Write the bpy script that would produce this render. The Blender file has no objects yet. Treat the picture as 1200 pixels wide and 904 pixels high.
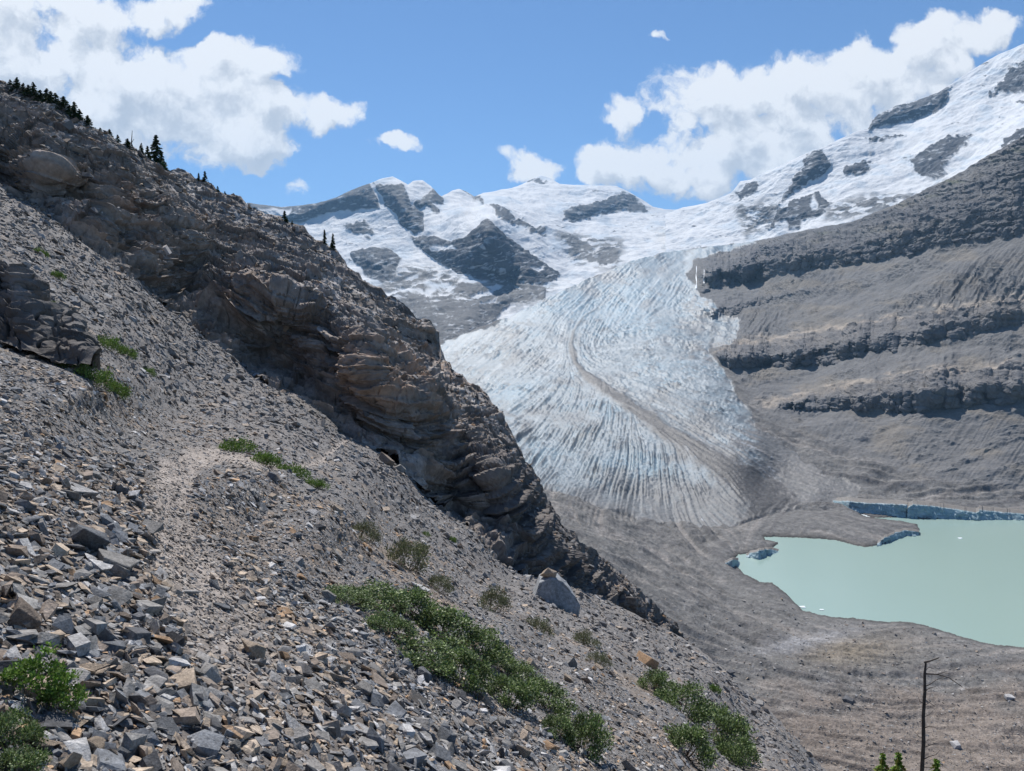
import bpy, bmesh, math, random, time
import numpy as np
from mathutils import Vector, Matrix
T0 = time.time()
random.seed(7)
RNG = np.random.default_rng(7)
SC = bpy.context.scene
COL = SC.collection

# ------------------------------------------------------------------ camera model
F = 830.0; HORIZON = 395.0
TH = math.atan((452 - HORIZON) / F)
CT, ST = math.cos(TH), math.sin(TH)
def ray(px, py):
    cx = (np.asarray(px, float) - 600) / F; cy = (452 - np.asarray(py, float)) / F
    dy = CT + cy * ST; dz = -ST + cy * CT
    return cx / dy, dz / dy
def at(px, py, Y):
    u, v = ray(px, py); Y = np.asarray(Y, float)
    return np.stack(np.broadcast_arrays(u * Y, Y, v * Y), -1)
def project(p):
    x, y, z = p
    d = y * CT - z * ST
    return 600 + F * x / d, 452 - F * (y * ST + z * CT) / d

# ------------------------------------------------------------------ numpy noise
_P = RNG.permutation(256); _P = np.concatenate([_P, _P, _P])
_G = RNG.normal(size=(256, 3)); _G /= np.linalg.norm(_G, axis=1)[:, None]; _G = _G.astype(np.float32)
def perlin(p):
    p = np.asarray(p, np.float32)
    i = np.floor(p).astype(np.int32); f = p - i
    i &= 255
    w = f * f * f * (f * (f * 6 - 15) + 10)
    r = 0
    for dx in (0, 1):
        wx = w[..., 0] if dx else 1 - w[..., 0]
        a = _P[i[..., 0] + dx]
        for dy in (0, 1):
            wy = w[..., 1] if dy else 1 - w[..., 1]
            b = _P[a + i[..., 1] + dy]
            for dz in (0, 1):
                wz = w[..., 2] if dz else 1 - w[..., 2]
                g = _G[_P[b + i[..., 2] + dz]]
                r = r + wx * wy * wz * (g[..., 0] * (f[..., 0] - dx) + g[..., 1] * (f[..., 1] - dy) + g[..., 2] * (f[..., 2] - dz))
    return r * 1.7
from concurrent.futures import ThreadPoolExecutor
_EX = ThreadPoolExecutor(4)
_perlin1 = perlin
def perlin(p):
    p = np.ascontiguousarray(p, np.float32); sh = p.shape[:-1]; q = p.reshape(-1, 3)
    if len(q) < 20000: return _perlin1(p)
    ch = np.array_split(q, max(4, len(q) // 30000))
    return np.concatenate(list(_EX.map(_perlin1, ch))).reshape(sh)
def fbm(p, sc, octv=5, gain=.5, seed=0.0):
    p = np.asarray(np.asarray(p, np.float64) / np.asarray(sc, float) + seed * 17.31, np.float32)
    a = 1; s = 0; n = 0
    for k in range(octv):
        s = s + a * perlin(p); n += a; a *= gain; p = p * 2.03 + 5.2
    return s / n
def ridged(p, sc, octv=5, gain=.5, seed=0.0):
    p = np.asarray(np.asarray(p, np.float64) / np.asarray(sc, float) + seed * 11.7, np.float32)
    a = 1; s = 0; n = 0
    for k in range(octv):
        s = s + a * (1 - 2 * np.abs(perlin(p))); n += a; a *= gain; p = p * 2.07 + 3.1
    return s / n
def blocks(p, cell, seed=0, jit=.35):
    """random offset per fracture block, -1..1"""
    q = np.asarray(p, float) / np.asarray(cell, float) + fbm(p, np.asarray(cell, float) * 2.5, 2, seed=seed + 90)[..., None] * jit
    k = np.floor(q[..., 2]); q = q + np.stack([np.sin(k * 12.9 + seed) * 7, np.cos(k * 7.7 + seed) * 7, k * 0], -1)
    i = np.floor(q); r = np.sin(i[..., 0] * 127.1 + i[..., 1] * 311.7 + i[..., 2] * 74.7 + seed * 3.3) * 43758.5453
    return (r - np.floor(r)) * 2 - 1
def P3(px, py, z=0.0):
    return np.stack(np.broadcast_arrays(np.asarray(px, float), np.asarray(py, float), z), -1)
def sstep(a, b, x):
    t = np.clip((x - a) / (b - a), 0, 1); return t * t * (3 - 2 * t)
def lerp(a, b, t): return a + (b - a) * t
def cmix(c, d, t):
    t = np.asarray(t)[..., None]
    return c * (1 - t) + np.asarray(d, float) * t
def blur(a, n=1):
    for _ in range(n):
        b = np.pad(a, 1, mode='edge')
        a = (b[:-2, 1:-1] + b[2:, 1:-1] + b[1:-1, :-2] + b[1:-1, 2:] + 2 * b[1:-1, 1:-1]) / 6
    return a
def sdist(px, py, poly):
    """signed distance, positive inside (px units)"""
    poly = np.asarray(poly, float)
    out = np.full(px.shape, -60.0)
    x0, y0 = poly.min(0) - 50; x1, y1 = poly.max(0) + 50
    m = (px > x0) & (px < x1) & (py > y0) & (py < y1)
    if not m.any(): return out
    x = px[m]; y = py[m]; d = np.full(x.shape, 1e9); ins = np.zeros(x.shape, bool)
    for k in range(len(poly)):
        ax, ay = poly[k - 1]; bx, by = poly[k]
        ex, ey = bx - ax, by - ay; L = ex * ex + ey * ey + 1e-9
        t = np.clip(((x - ax) * ex + (y - ay) * ey) / L, 0, 1)
        d = np.minimum(d, (x - ax - t * ex) ** 2 + (y - ay - t * ey) ** 2)
        if abs(ey) > 1e-9:
            c = ((ay > y) != (by > y)) & (x < ex * (y - ay) / ey + ax)
            ins ^= c
    d = np.sqrt(d)
    out[m] = np.where(ins, d, -d)
    return out
def ldist(px, py, line):
    """distance to polyline and the parameter along it 0..1"""
    line = np.asarray(line, float); d = np.full(px.shape, 1e9); tt = np.zeros(px.shape)
    n = len(line) - 1
    for k in range(n):
        ax, ay = line[k]; bx, by = line[k + 1]
        ex, ey = bx - ax, by - ay; L = ex * ex + ey * ey + 1e-9
        t = np.clip(((px - ax) * ex + (py - ay) * ey) / L, 0, 1)
        q = (px - ax - t * ex) ** 2 + (py - ay - t * ey) ** 2
        m = q < d; d = np.where(m, q, d); tt = np.where(m, (k + t) / n, tt)
    return np.sqrt(d), tt
def tps(pts):
    pts = np.asarray(pts, float); X = pts[:, :2] / 300; z = pts[:, 2]; n = len(X)
    r = np.linalg.norm(X[:, None] - X[None], axis=2)
    K = np.where(r > 0, r * r * np.log(r + 1e-12), 0) + np.eye(n) * 1e-4
    A = np.zeros((n + 3, n + 3)); A[:n, :n] = K; A[:n, n] = 1; A[:n, n + 1:] = X; A[n, :n] = 1; A[n + 1:, :n] = X.T
    w = np.linalg.solve(A, np.concatenate([z, np.zeros(3)]))
    def f(px, py):
        x = np.asarray(px, float) / 300; y = np.asarray(py, float) / 300
        s = w[n] + w[n + 1] * x + w[n + 2] * y
        for k in range(n):
            r2 = (x - X[k, 0]) ** 2 + (y - X[k, 1]) ** 2
            s = s + w[k] * .5 * r2 * np.log(r2 + 1e-12)
        return s
    return f
def bilin(a, r, c):
    nr, nc = a.shape
    r = np.clip(r, 0, nr - 1.01); c = np.clip(c, 0, nc - 1.01)
    i = r.astype(np.int32); j = c.astype(np.int32); fr = r - i; fc = c - j
    k = i * nc + j; b = a.ravel()
    return (b.take(k) * (1 - fr) + b.take(k + nc) * fr) * (1 - fc) + (b.take(k + 1) * (1 - fr) + b.take(k + nc + 1) * fr) * fc
def lic(noise, dr, dc, n=14, step=1.0):
    """line integral of noise along a direction field (rows, cols)"""
    nr, nc = noise.shape
    noise = noise.astype(np.float32); dr = dr.astype(np.float32); dc = dc.astype(np.float32)
    R, C = np.mgrid[0:nr, 0:nc].astype(np.float32)
    s = noise.copy(); w = 1
    for sg in (1, -1):
        r = R.copy(); c = C.copy()
        for k in range(n):
            ri = np.clip(r + .5, 0, nr - 1).astype(np.int32) * nc + np.clip(c + .5, 0, nc - 1).astype(np.int32)
            a = dr.ravel().take(ri); b = dc.ravel().take(ri)
            if k == 0: pa, pb = a, b
            sgn = np.where(a * pa + b * pb < 0, -1, 1).astype(np.float32); a = a * sgn; b = b * sgn; pa, pb = a, b
            r += sg * step * a; c += sg * step * b
            s += bilin(noise, r, c)
    s /= (2 * n + 1)
    return (s - s.mean()) / s.std()

# ------------------------------------------------------------------ materials
def nodes_of(m):
    m.use_nodes = True; nt = m.node_tree; nt.nodes.clear(); return nt
def surf_mat(name, rough=.9, spec=.2, var=.35, vs=1.0, bumps=((1.0, .3),), tint=None, subs=0.0, trans=0.0):
    """colour from the vertex attribute, broken up by world-space noise; bumps = (scale m, height m)"""
    m = bpy.data.materials.new(name); nt = nodes_of(m); N = nt.nodes; L = nt.links
    out = N.new('ShaderNodeOutputMaterial'); b = N.new('ShaderNodeBsdfPrincipled')
    b.inputs['Roughness'].default_value = rough; b.inputs['Specular IOR Level'].default_value = spec
    at_ = N.new('ShaderNodeAttribute'); at_.attribute_name = 'Col'
    tc = N.new('ShaderNodeTexCoord')
    prev = at_.outputs['Color']
    for k, (s, amt) in enumerate(((vs, var), (vs * .17, var * .8))):
        n = N.new('ShaderNodeTexNoise'); n.inputs['Scale'].default_value = 1 / s; n.inputs['Detail'].default_value = 6
        n.inputs['Roughness'].default_value = .62
        L.new(tc.outputs['Object'], n.inputs['Vector'])
        mr = N.new('ShaderNodeMapRange'); mr.inputs[1].default_value = .3; mr.inputs[2].default_value = .7
        mr.inputs[3].default_value = 1 - amt; mr.inputs[4].default_value = 1 + amt
        L.new(n.outputs['Fac'], mr.inputs[0])
        vm = N.new('ShaderNodeVectorMath'); vm.operation = 'SCALE'
        L.new(prev, vm.inputs[0]); L.new(mr.outputs[0], vm.inputs['Scale']); prev = vm.outputs[0]
    L.new(prev, b.inputs['Base Color'])
    nrm = None
    for s, h in bumps:
        n = N.new('ShaderNodeTexNoise'); n.inputs['Scale'].default_value = 1 / s; n.inputs['Detail'].default_value = 8
        n.inputs['Roughness'].default_value = .65
        L.new(tc.outputs['Object'], n.inputs['Vector'])
        bp = N.new('ShaderNodeBump'); bp.inputs['Distance'].default_value = h; bp.inputs['Strength'].default_value = 1
        L.new(n.outputs['Fac'], bp.inputs['Height'])
        if nrm: L.new(nrm, bp.inputs['Normal'])
        nrm = bp.outputs['Normal']
    if nrm: L.new(nrm, b.inputs['Normal'])
    if subs:
        b.inputs['Subsurface Weight'].default_value = subs
    sh = b.outputs[0]
    if trans:
        t = N.new('ShaderNodeBsdfTranslucent'); mx = N.new('ShaderNodeMixShader'); mx.inputs[0].default_value = trans
        L.new(prev, t.inputs['Color']); L.new(sh, mx.inputs[1]); L.new(t.outputs[0], mx.inputs[2]); sh = mx.outputs[0]
    L.new(sh, out.inputs['Surface'])
    return m
M = {}
M['cliff'] = surf_mat('banded_rock', var=.30, vs=2.5, bumps=((.5, .10), (.12, .04)))
M['scree'] = surf_mat('scree_gravel', var=.42, vs=.25, bumps=((.09, .035), (.02, .012)))
M['stone'] = surf_mat('loose_stone', var=.42, vs=.06, bumps=((.02, .006), (.09, .016)), spec=.2, rough=.9)
M['moraine'] = surf_mat('moraine_till', var=.34, vs=7, bumps=((6, 1.8), (1.6, .7)))
M['wall'] = surf_mat('valley_rock', var=.18, vs=22, bumps=((9, 2.2), (2.5, .8)))
M['ice'] = surf_mat('glacier_ice', rough=.55, spec=.35, var=.12, vs=18, bumps=((9, 1.6), (2.5, .5)))
M['far'] = surf_mat('snow_and_rock', rough=.8, var=.07, vs=90, bumps=((60, 9), (16, 3)))
M['bark'] = surf_mat('dead_bark', var=.35, vs=.1, bumps=((.05, .01),))
M['leaf'] = surf_mat('leaf_green', rough=.55, spec=.35, var=.25, vs=.15, bumps=(), trans=.25)
M['needle'] = surf_mat('needle_green', rough=.7, var=.3, vs=.8, bumps=(), trans=.12)

# ------------------------------------------------------------------ mesh builders
def mesh_obj(name, V, Fc, mat, col=None, smooth=False, parent=None, loc=None):
    """V (n,3), Fc (m,k) int array or list of arrays with the same k"""
    me = bpy.data.meshes.new(name)
    V = np.asarray(V, np.float32); Fc = np.asarray(Fc, np.int32)
    k = Fc.shape[1]
    me.vertices.add(len(V)); me.vertices.foreach_set('co', V.ravel())
    me.loops.add(Fc.size); me.loops.foreach_set('vertex_index', Fc.ravel())
    me.polygons.add(len(Fc)); me.polygons.foreach_set('loop_start', np.arange(0, Fc.size, k, dtype=np.int32))
    me.update(calc_edges=True)
    if smooth: me.shade_smooth()
    else: me.shade_flat()
    if col is not None:
        a = me.attributes.new('Col', 'FLOAT_COLOR', 'POINT')
        c = np.ones((len(V), 4), np.float32); c[:, :3] = col
        a.data.foreach_set('color', c.ravel())
    if mat: me.materials.append(mat)
    me.validate()
    o = bpy.data.objects.new(name, me); COL.objects.link(o)
    if parent: o.parent = parent
    if loc is not None: o.location = loc
    return o
def tag(o, label=None, cat=None, group=None, kind=None):
    if label: o['label'] = label
    if cat: o['category'] = cat
    if group: o['group'] = group
    if kind: o['kind'] = kind
    return o
def struct(o, label=None, cat=None):
    return tag(o, label, cat, kind='structure')
def empty(name, loc, rz=0):
    o = bpy.data.objects.new(name, None); COL.objects.link(o); o.location = loc; o.rotation_euler = (0, 0, rz)
    o.empty_display_size = .2
    return o
def normals(P):
    a = np.gradient(P, axis=1); b = np.gradient(P, axis=0)
    n = np.cross(a, b); n /= np.linalg.norm(n, axis=-1, keepdims=True) + 1e-12
    # towards the camera
    s = np.sign(-(n * P).sum(-1, keepdims=True)); s[s == 0] = 1
    return n * s
def grid_faces(nr, nc):
    i = np.arange((nr - 1) * (nc - 1)); r = i // (nc - 1); c = i % (nc - 1)
    a = r * nc + c
    return np.stack([a, a + nc, a + nc + 1, a + 1], 1)
def grid_obj(name, P, col, mat, ids=None, which=None, smooth=True):
    nr, nc = P.shape[:2]
    Fq = grid_faces(nr, nc); V = P.reshape(-1, 3); C = col.reshape(-1, 3)
    if ids is not None:
        Fq = Fq[ids[:-1, :-1].ravel() == which]
        used, inv = np.unique(Fq, return_inverse=True)
        Fq = inv.reshape(-1, 4); V = V[used]; C = C[used]
    return mesh_obj(name, V, Fq, mat, C, smooth)
def columns(x0, x1, step, top, bot, rows):
    """pixel grid between two polylines; row 0 is the top"""
    px = np.arange(x0, x1 + step, step, dtype=float)
    t = np.interp(px, *zip(*top)); b = np.interp(px, *zip(*bot))
    s = np.linspace(0, 1, rows)[:, None]
    return np.broadcast_to(px, (rows, len(px))).copy(), t[None] * (1 - s) + b[None] * s
def with_skirt(P, col, steps, frac):
    """carry the sheet on over its crest, away and down (the far side of the ridge)"""
    top = P[0]; rows = []
    for k in range(steps, 0, -1):
        q = top.copy(); d = frac * k * top[:, 1:2]
        q[:, 1] += d[:, 0]; q[:, 0] += d[:, 0] * top[:, 0] / top[:, 1]; q[:, 2] -= d[:, 0] * .75
        q += fbm(q, (top[:, 1].mean() * .03,) * 3, 3)[:, None] * top[:, 1:2] * .006
        rows.append(q)
    c = np.repeat(col[:1], steps, 0)
    return np.concatenate([np.array(rows), P]), np.concatenate([c, col])
def log(*a): print('[%.1fs]' % (time.time() - T0), *a)

# ================================================================== NEAR SLOPE
def plane_Y(px, py):
    u, v = ray(px, py)
    return 1.6 / np.maximum(-.6 * u - v - .3, .004)
SHOULDER = [(-500, 180), (0, 420), (80, 440), (200, 500), (270, 525), (390, 582), (450, 640), (500, 672), (600, 715), (700, 765), (780, 800), (870, 875), (1000, 960), (1600, 1400)]
sh_px, sh_py = zip(*SHOULDER)
pts = []
for x in (-450, -300, -150, 0, 100, 200, 300, 400, 500, 600, 700, 800, 900, 1050, 1200, 1400, 1600):
    for y in (350, 420, 480, 540, 600, 660, 720, 780, 850, 930, 1050, 1250, 1500):
        yy = float(plane_Y(x, y))
        if y > np.interp(x, sh_px, sh_py) + 14 and yy < 17: pts.append((x, y, math.log(yy)))
for x, y, Y in [(0, 432, 9.5), (100, 455, 10), (200, 528, 11.5), (300, 543, 13), (400, 592, 14), (500, 683, 14), (600, 718, 18), (700, 765, 21), (800, 812, 24), (880, 885, 26),
                (-100, 350, 12), (-300, 230, 16), (-450, 150, 20),
                (0, 400, 14), (0, 330, 24), (0, 270, 40), (0, 225, 62), (0, 190, 78),
                (-200, 150, 55), (-200, 80, 80), (-450, 20, 80), (-450, 80, 50),
                (100, 430, 14), (100, 370, 28), (100, 310, 48), (100, 265, 70), (100, 240, 80),
                (200, 505, 18), (200, 445, 34), (200, 385, 55), (200, 345, 74), (200, 320, 82),
                (300, 525, 19), (300, 500, 32), (300, 460, 53), (300, 430, 73), (300, 410, 80),
                (400, 565, 22), (400, 530, 42), (400, 505, 65), (400, 490, 75),
                (500, 650, 22), (500, 610, 43), (500, 575, 68), (500, 560, 76),
                (600, 700, 30), (600, 675, 56), (600, 655, 78), (600, 635, 86),
                (700, 738, 38), (700, 710, 72), (700, 698, 88),
                (797, 785, 42), (797, 762, 75), (797, 745, 105), (850, 830, 36), (850, 785, 78), (910, 860, 45), (910, 840, 62), (960, 905, 45),
                (1083, 990, 28), (1300, 1130, 25), (1600, 1330, 22)]:
    pts.append((x, y, math.log(Y)))
near_f = tps(pts)
FOOT = [(-500, -30), (-100, 170), (0, 212), (40, 236), (90, 266), (130, 300), (200, 352), (250, 396), (300, 436), (340, 476), (370, 494), (400, 505), (440, 514), (470, 545), (520, 590), (570, 632), (640, 676), (700, 702), (750, 730), (797, 750)]
near_top = [(a, b - 30) for a, b in FOOT[:-3]] + [(700, 694), (750, 724), (797, 746), (850, 786), (910, 842), (960, 902), (1083, 988), (1300, 1130), (1600, 1330)]
near_bot = [(-500, 1500), (1600, 1700)]
PX, PY = columns(-420, 1500, 1.7, near_top, near_bot, 760)
# rows concentrated in frame
s = np.linspace(0, 1, 760)[:, None] ** 1.35
t_ = np.interp(PX[0], *zip(*near_top)); b_ = np.interp(PX[0], *zip(*near_bot))
PY = t_[None] * (1 - s) + b_[None] * s
TRAIL = [(420, 1300), (360, 1000), (330, 900), (305, 830), (268, 760), (236, 700), (212, 640), (196, 590), (204, 558), (226, 538), (262, 532), (300, 543), (345, 549), (378, 538), (402, 518), (414, 506)]
LY = near_f(PX, PY)
td, tt = ldist(PX, PY, TRAIL)
tw = np.interp(tt, [0, .15, .35, .5, .6, .7, 1], [100, 64, 38, 25, 15, 5, 3])
trail = (1 - sstep(.55, 1.25, td / tw + fbm(P3(PX, PY), (40, 40, 1), 3) * .5)) * (.2 + .8 * sstep(850, 720, PY))
Pn = at(PX, PY, np.exp(LY))
N_ = normals(Pn)
d = np.exp(LY)
am = np.clip(d / 12, .25, 4)
hgt = fbm(Pn, 3.0, 5, seed=1) * .16 * np.clip(am, .5, 2.2) * (1 - trail * .6) + fbm(Pn, 14.0, 3, seed=2) * .25 * np.clip(d / 25, 0, 1.6) - trail * .05 * np.clip(d / 8, .3, 1)
gully = sstep(20, 40, d)
hgt += ridged(Pn, (.7, 1.4, .7), 3, seed=3) * .05 * gully
nz = np.clip(ldist(PX, PY, [(0, 0)] * 2)[0] * 0 + 1, 0, 1)
Pn = Pn + N_ * hgt[..., None]
# colours
c = np.zeros(Pn.shape) + (.165, .155, .150)
n1 = fbm(Pn, 2.2, 4, seed=4); n2 = fbm(Pn, .35, 3, seed=5); n3 = fbm(Pn, 12, 3, seed=8)
c = cmix(c, (.24, .185, .14), sstep(.0, .35, n1) * .55 * (1 - gully * .6))
c = cmix(c, (.14, .135, .135), sstep(-.1, .3, n3) * .5 * gully)
c = cmix(c, (.31, .27, .24), trail * .9)
c = cmix(c, (.34, .32, .30), sstep(.35, .5, n2) * .5)
near_col = c
Pk, ck = with_skirt(Pn, c, 8, .06)
scree_slope = struct(grid_obj('scree_slope', Pk, ck, M['scree']))
log('near slope', Pk.shape)
_pxs = PX[0]; _top = t_; _bot = b_
def near_point(px, py):
    """surface point and normal of the near slope under a photo pixel"""
    px = np.asarray(px, float); py = np.asarray(py, float)
    cc = (px - _pxs[0]) / (_pxs[1] - _pxs[0])
    tp = np.interp(px, _pxs, _top); bt = np.interp(px, _pxs, _bot)
    rr = np.clip((py - tp) / (bt - tp), 0, 1) ** (1 / 1.35) * (760 - 1)
    return bilin3(Pn, rr, cc), bilin3(N_, rr, cc), bilin3(trail[..., None], rr, cc)[:, 0]
def bilin3(A, r, c):
    r = np.clip(r, 0, A.shape[0] - 1.01); c = np.clip(c, 0, A.shape[1] - 1.01)
    i = r.astype(int); j = c.astype(int); fr = (r - i)[:, None]; fc = (c - j)[:, None]
    return (A[i, j] * (1 - fr) + A[i + 1, j] * fr) * (1 - fc) + (A[i, j + 1] * (1 - fr) + A[i + 1, j + 1] * fr) * fc

# ================================================================== CLIFF RIDGE
CREST = [(-420, -140), (-100, 52), (0, 97), (50, 118), (100, 150), (150, 176), (200, 201), (250, 224), (300, 249), (340, 267), (385, 294), (420, 326), (460, 355), (498, 378), (512, 393), (516, 415), (530, 438), (560, 456), (580, 480), (600, 515), (625, 560), (648, 605), (680, 638), (710, 660), (740, 690), (770, 712), (797, 748), (806, 756)]
CREST_TOP = CREST
crest_f = lambda x: np.interp(x, *zip(*CREST_TOP))
cpts = []
for x in (-420, -250, -100, 0, 60, 130, 200, 300, 400, 470, 520, 570, 640, 700, 750, 806):
    yf = float(np.interp(x, *zip(*FOOT))); yc = float(crest_f(x))
    Yf = math.exp(float(near_f(x, yf)))
    if x > 640: Yf = np.interp(x, [640, 806], [82, 108])
    cpts.append((x, yf + 26, math.log(Yf * .93)))
    cpts.append((x, yf, math.log(Yf)))
    h = (yf - yc) / F
    cpts.append((x, yf - (yf - yc) * .4, math.log(Yf) + h * .4 * .55))
    cpts.append((x, yc, math.log(Yf) + h * (.4 * .5 + .6 * 1.75)))
cliff_f = tps(cpts)
foot_b = [(a, b + 28) for a, b in FOOT[:-1]] + [(797, 772), (806, 776)]
RC = 330
CX, CY = columns(-420, 806, 1.1, CREST, foot_b, RC)
ly = cliff_f(CX, CY)
def g(x, y, rx, ry, rot=0):
    a = math.radians(rot); dx = CX - x; dy = CY - y
    return np.exp(-((dx * math.cos(a) + dy * math.sin(a)) / rx) ** 2 - ((-dx * math.sin(a) + dy * math.cos(a)) / ry) ** 2)
# buttresses towards the viewer (-), recesses away (+)
ly += -.055 * g(490, 500, 42, 75, -25) + .05 * g(345, 425, 60, 40, 25) - .035 * g(330, 345, 60, 22, 20) - .06 * g(430, 420, 25, 50, -20) \
      + .03 * g(405, 450, 12, 50, -15) - .045 * g(50, 207, 24, 26) + .03 * g(95, 225, 20, 30) + .035 * g(150, 250, 40, 22, 25) - .02 * g(210, 265, 40, 25, 20) \
      - .04 * g(600, 600, 16, 60, -25) + .035 * g(560, 560, 12, 60, -30) - .035 * g(740, 700, 22, 16, 30) + .03 * g(690, 675, 15, 15)
Pc = at(CX, CY, np.exp(ly))
Nc = normals(Pc)
ef = np.clip(np.minimum((CY - CY[0]) / 10, 1), 0, 1)          # keep the traced skyline
w1 = fbm(Pc, 16, 3, seed=6); w2 = fbm(Pc, 5, 3, seed=7)
h = fbm(Pc, (17, 17, 12), 5, seed=9) * 1.7 * (.3 + .7 * ef) + ridged(Pc, (6, 6, 4), 5, seed=10) * .9
dip = (Pc[..., 0] * .30 * (1 - sstep(380, 560, CX) * .7) + Pc[..., 2] + w1 * 1.1 + w2 * .3)
BQ = np.stack([Pc[..., 0], Pc[..., 1], dip], -1)
blk1 = blocks(BQ, (3.6, 3.6, 1.25), 1); blk2 = blocks(BQ, (1.3, 1.3, .45), 2); blk3 = blocks(BQ, (7, 7, 3.1), 3)
def ledge(hh, per, seed):
    q = hh / per + fbm(np.stack([hh / per * .4, Pc[..., 0] / 30, Pc[..., 1] / 30], -1), 1, 2, seed=seed) * .8
    f = q - np.floor(q)
    return np.where(f < .82, f / .82, (1 - f) / .18)
brk = sstep(-.25, .3, fbm(Pc, (5, 5, 2), 3, seed=12))
hv = ledge(dip, 3.1, 13) * .9 + ledge(dip, 1.15, 14) * .55 * (.3 + brk) + ledge(dip, .5, 15) * .2 * (.4 + brk)
h = h * .7 + hv + fbm(Pc, (.9, .9, .35), 4, seed=16) * .28 + blk1 * .42 + blk2 * .20 + blk3 * .45
# vertical joints
jn = 1 - np.abs(perlin(Pc / np.array([1.7, 1.7, 7.0])))
h -= sstep(.95, 1.0, jn) * .3
relc = (CY - CY[0]) / (CY[-1] - CY[0] + 1e-6)
h *= (.45 + .55 * ef) * (.5 + .5 * sstep(.12, .42, relc + fbm(Pc, 12, 3, seed=24) * .25))
shelf_d, _ = ldist(CX, CY, [(228, 368), (255, 366), (312, 366)])
h += np.exp(-(shelf_d / 2.2) ** 2) * 1.2
Pc = Pc + Nc * h[..., None]
Pc[..., 2] += (1 - ef) * (fbm(Pc, (4, 4, 4), 4, seed=17) * .9 + ledge(Pc[..., 0] * .8, 2.3, 3) * .5)
# colours
c = np.zeros(Pc.shape) + (.125, .110, .099)
nA = fbm(Pc, 7, 4, seed=18); nB = fbm(np.stack([dip * 1.3, Pc[..., 0] * .12, Pc[..., 1] * .12], -1), 1, 4, seed=19); nC = fbm(Pc, 1.2, 4, seed=20)
c = cmix(c, (.17, .145, .13), sstep(0, .4, nB) * .7)
c = cmix(c, (.06, .052, .05), sstep(.0, .45, -nB) * .55)
orange = sum(np.clip(a, 0, 1) for a in (g(480, 480, 45, 80, -25) * 1.0, g(345, 420, 75, 40, 25) * .7, g(190, 262, 60, 16, 10) * .75, g(50, 207, 30, 30) * .45, g(330, 340, 60, 40, 20) * .3, g(520, 420, 50, 60, -20) * .5))
c = cmix(c, (.25, .155, .095), np.clip(orange, 0, 1) * sstep(-.3, .35, nA + nC * .4) * .55)
c = cmix(c, (.11, .075, .06), sstep(.1, .5, fbm(Pc, 9, 3, seed=22)) * .4)
c = c * (1 + .16 * blk1 + .14 * blk2)[..., None]
# pale rubble lying on the gentler ground above the face and on ledges
rel = (CY - CY[0]) / (CY[-1] - CY[0] + 1e-6)
rub = sstep(.5, .0, rel + nA * .25) * sstep(-.15, .25, nC + fbm(Pc, 3, 3, seed=21) * .6)
GL = [(335, 345), (372, 352), (400, 372), (428, 395), (470, 425), (520, 448), (548, 470)]
gd, _ = ldist(CX, CY, GL)
rub = np.maximum(rub, np.exp(-(gd / (7 + 5 * nC)) ** 2) * .8)
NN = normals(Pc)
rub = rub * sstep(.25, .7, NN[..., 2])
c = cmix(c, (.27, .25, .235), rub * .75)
# colour darkens towards the right hand end
c = cmix(c, (.06, .056, .055), sstep(540, 620, CX + (CY - 600) * .3) * .7)
cliff_col = c; Pcf = Pc
Pk, ck = with_skirt(Pc, c, 10, .05)
rock_ridge = struct(grid_obj('rock_ridge', Pk, ck * 1.75, M['cliff'], smooth=False))
log('cliff', Pk.shape)

# small outcrop at the left edge, in front of the gully scree
OT = [(-160, 235), (-60, 280), (0, 307), (22, 312), (38, 330), (52, 352), (64, 372), (84, 384), (98, 398), (106, 420)]
OB = [(-160, 326), (-60, 374), (0, 402), (40, 415), (70, 427), (106, 432)]
OX, OY = columns(-160, 106, .8, OT, OB, 190)
Yb = np.interp(OX, [-160, 106], [13.0, 11.2])
rel = (OY - OY[0]) / (OY[-1] - OY[0])
Po = at(OX, OY, Yb * (1 + .18 * (1 - rel)) * .97)
No = normals(Po)
dp = Po[..., 2] + Po[..., 0] * .35 + fbm(Po, 2.5, 3, seed=30) * .16
def saw(x, up=.8):
    f = x - np.floor(x); return np.where(f < up, f / up, (1 - f) / (1 - up))
h = fbm(Po, 2.6, 5, seed=31) * .22 + saw(dp / .5, .9) * .16 + saw(dp / .19 + .3, .88) * .10 + saw(dp / .09 + .1) * .045 + fbm(Po, (.6, .6, .12), 3, seed=32) * .07
OQ = np.stack([Po[..., 0], Po[..., 1], dp], -1); ob = blocks(OQ, (.75, .75, .2), 5, .2); h += ob * .055 + blocks(OQ, (.3, .3, .075), 6, .2) * .05 + blocks(OQ, (1.6, 1.6, .5), 7) * .10
jn = 1 - np.abs(perlin(Po / np.array([.5, .5, 1.6])))
h -= sstep(.9, 1, jn) * .2
h = h * (.25 + .75 * sstep(1.0, .85, rel))
Po = Po + No * h[..., None]
c = np.zeros(Po.shape) + (.13, .118, .11)
c = c * (1 + .25 * blocks(OQ, (.75, .75, .1), 15, .1))[..., None]
c = cmix(c, (.19, .18, .175), sstep(0, .4, fbm(np.stack([dp * 3, Po[..., 0] * .5, Po[..., 1] * .5], -1), 1, 3)) * .7)
Pk, ck = with_skirt(Po, c, 6, .04)
outcrop = grid_obj('rock_outcrop', Pk, ck, M['cliff'], smooth=False)
struct(outcrop)
log('outcrop')

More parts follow.
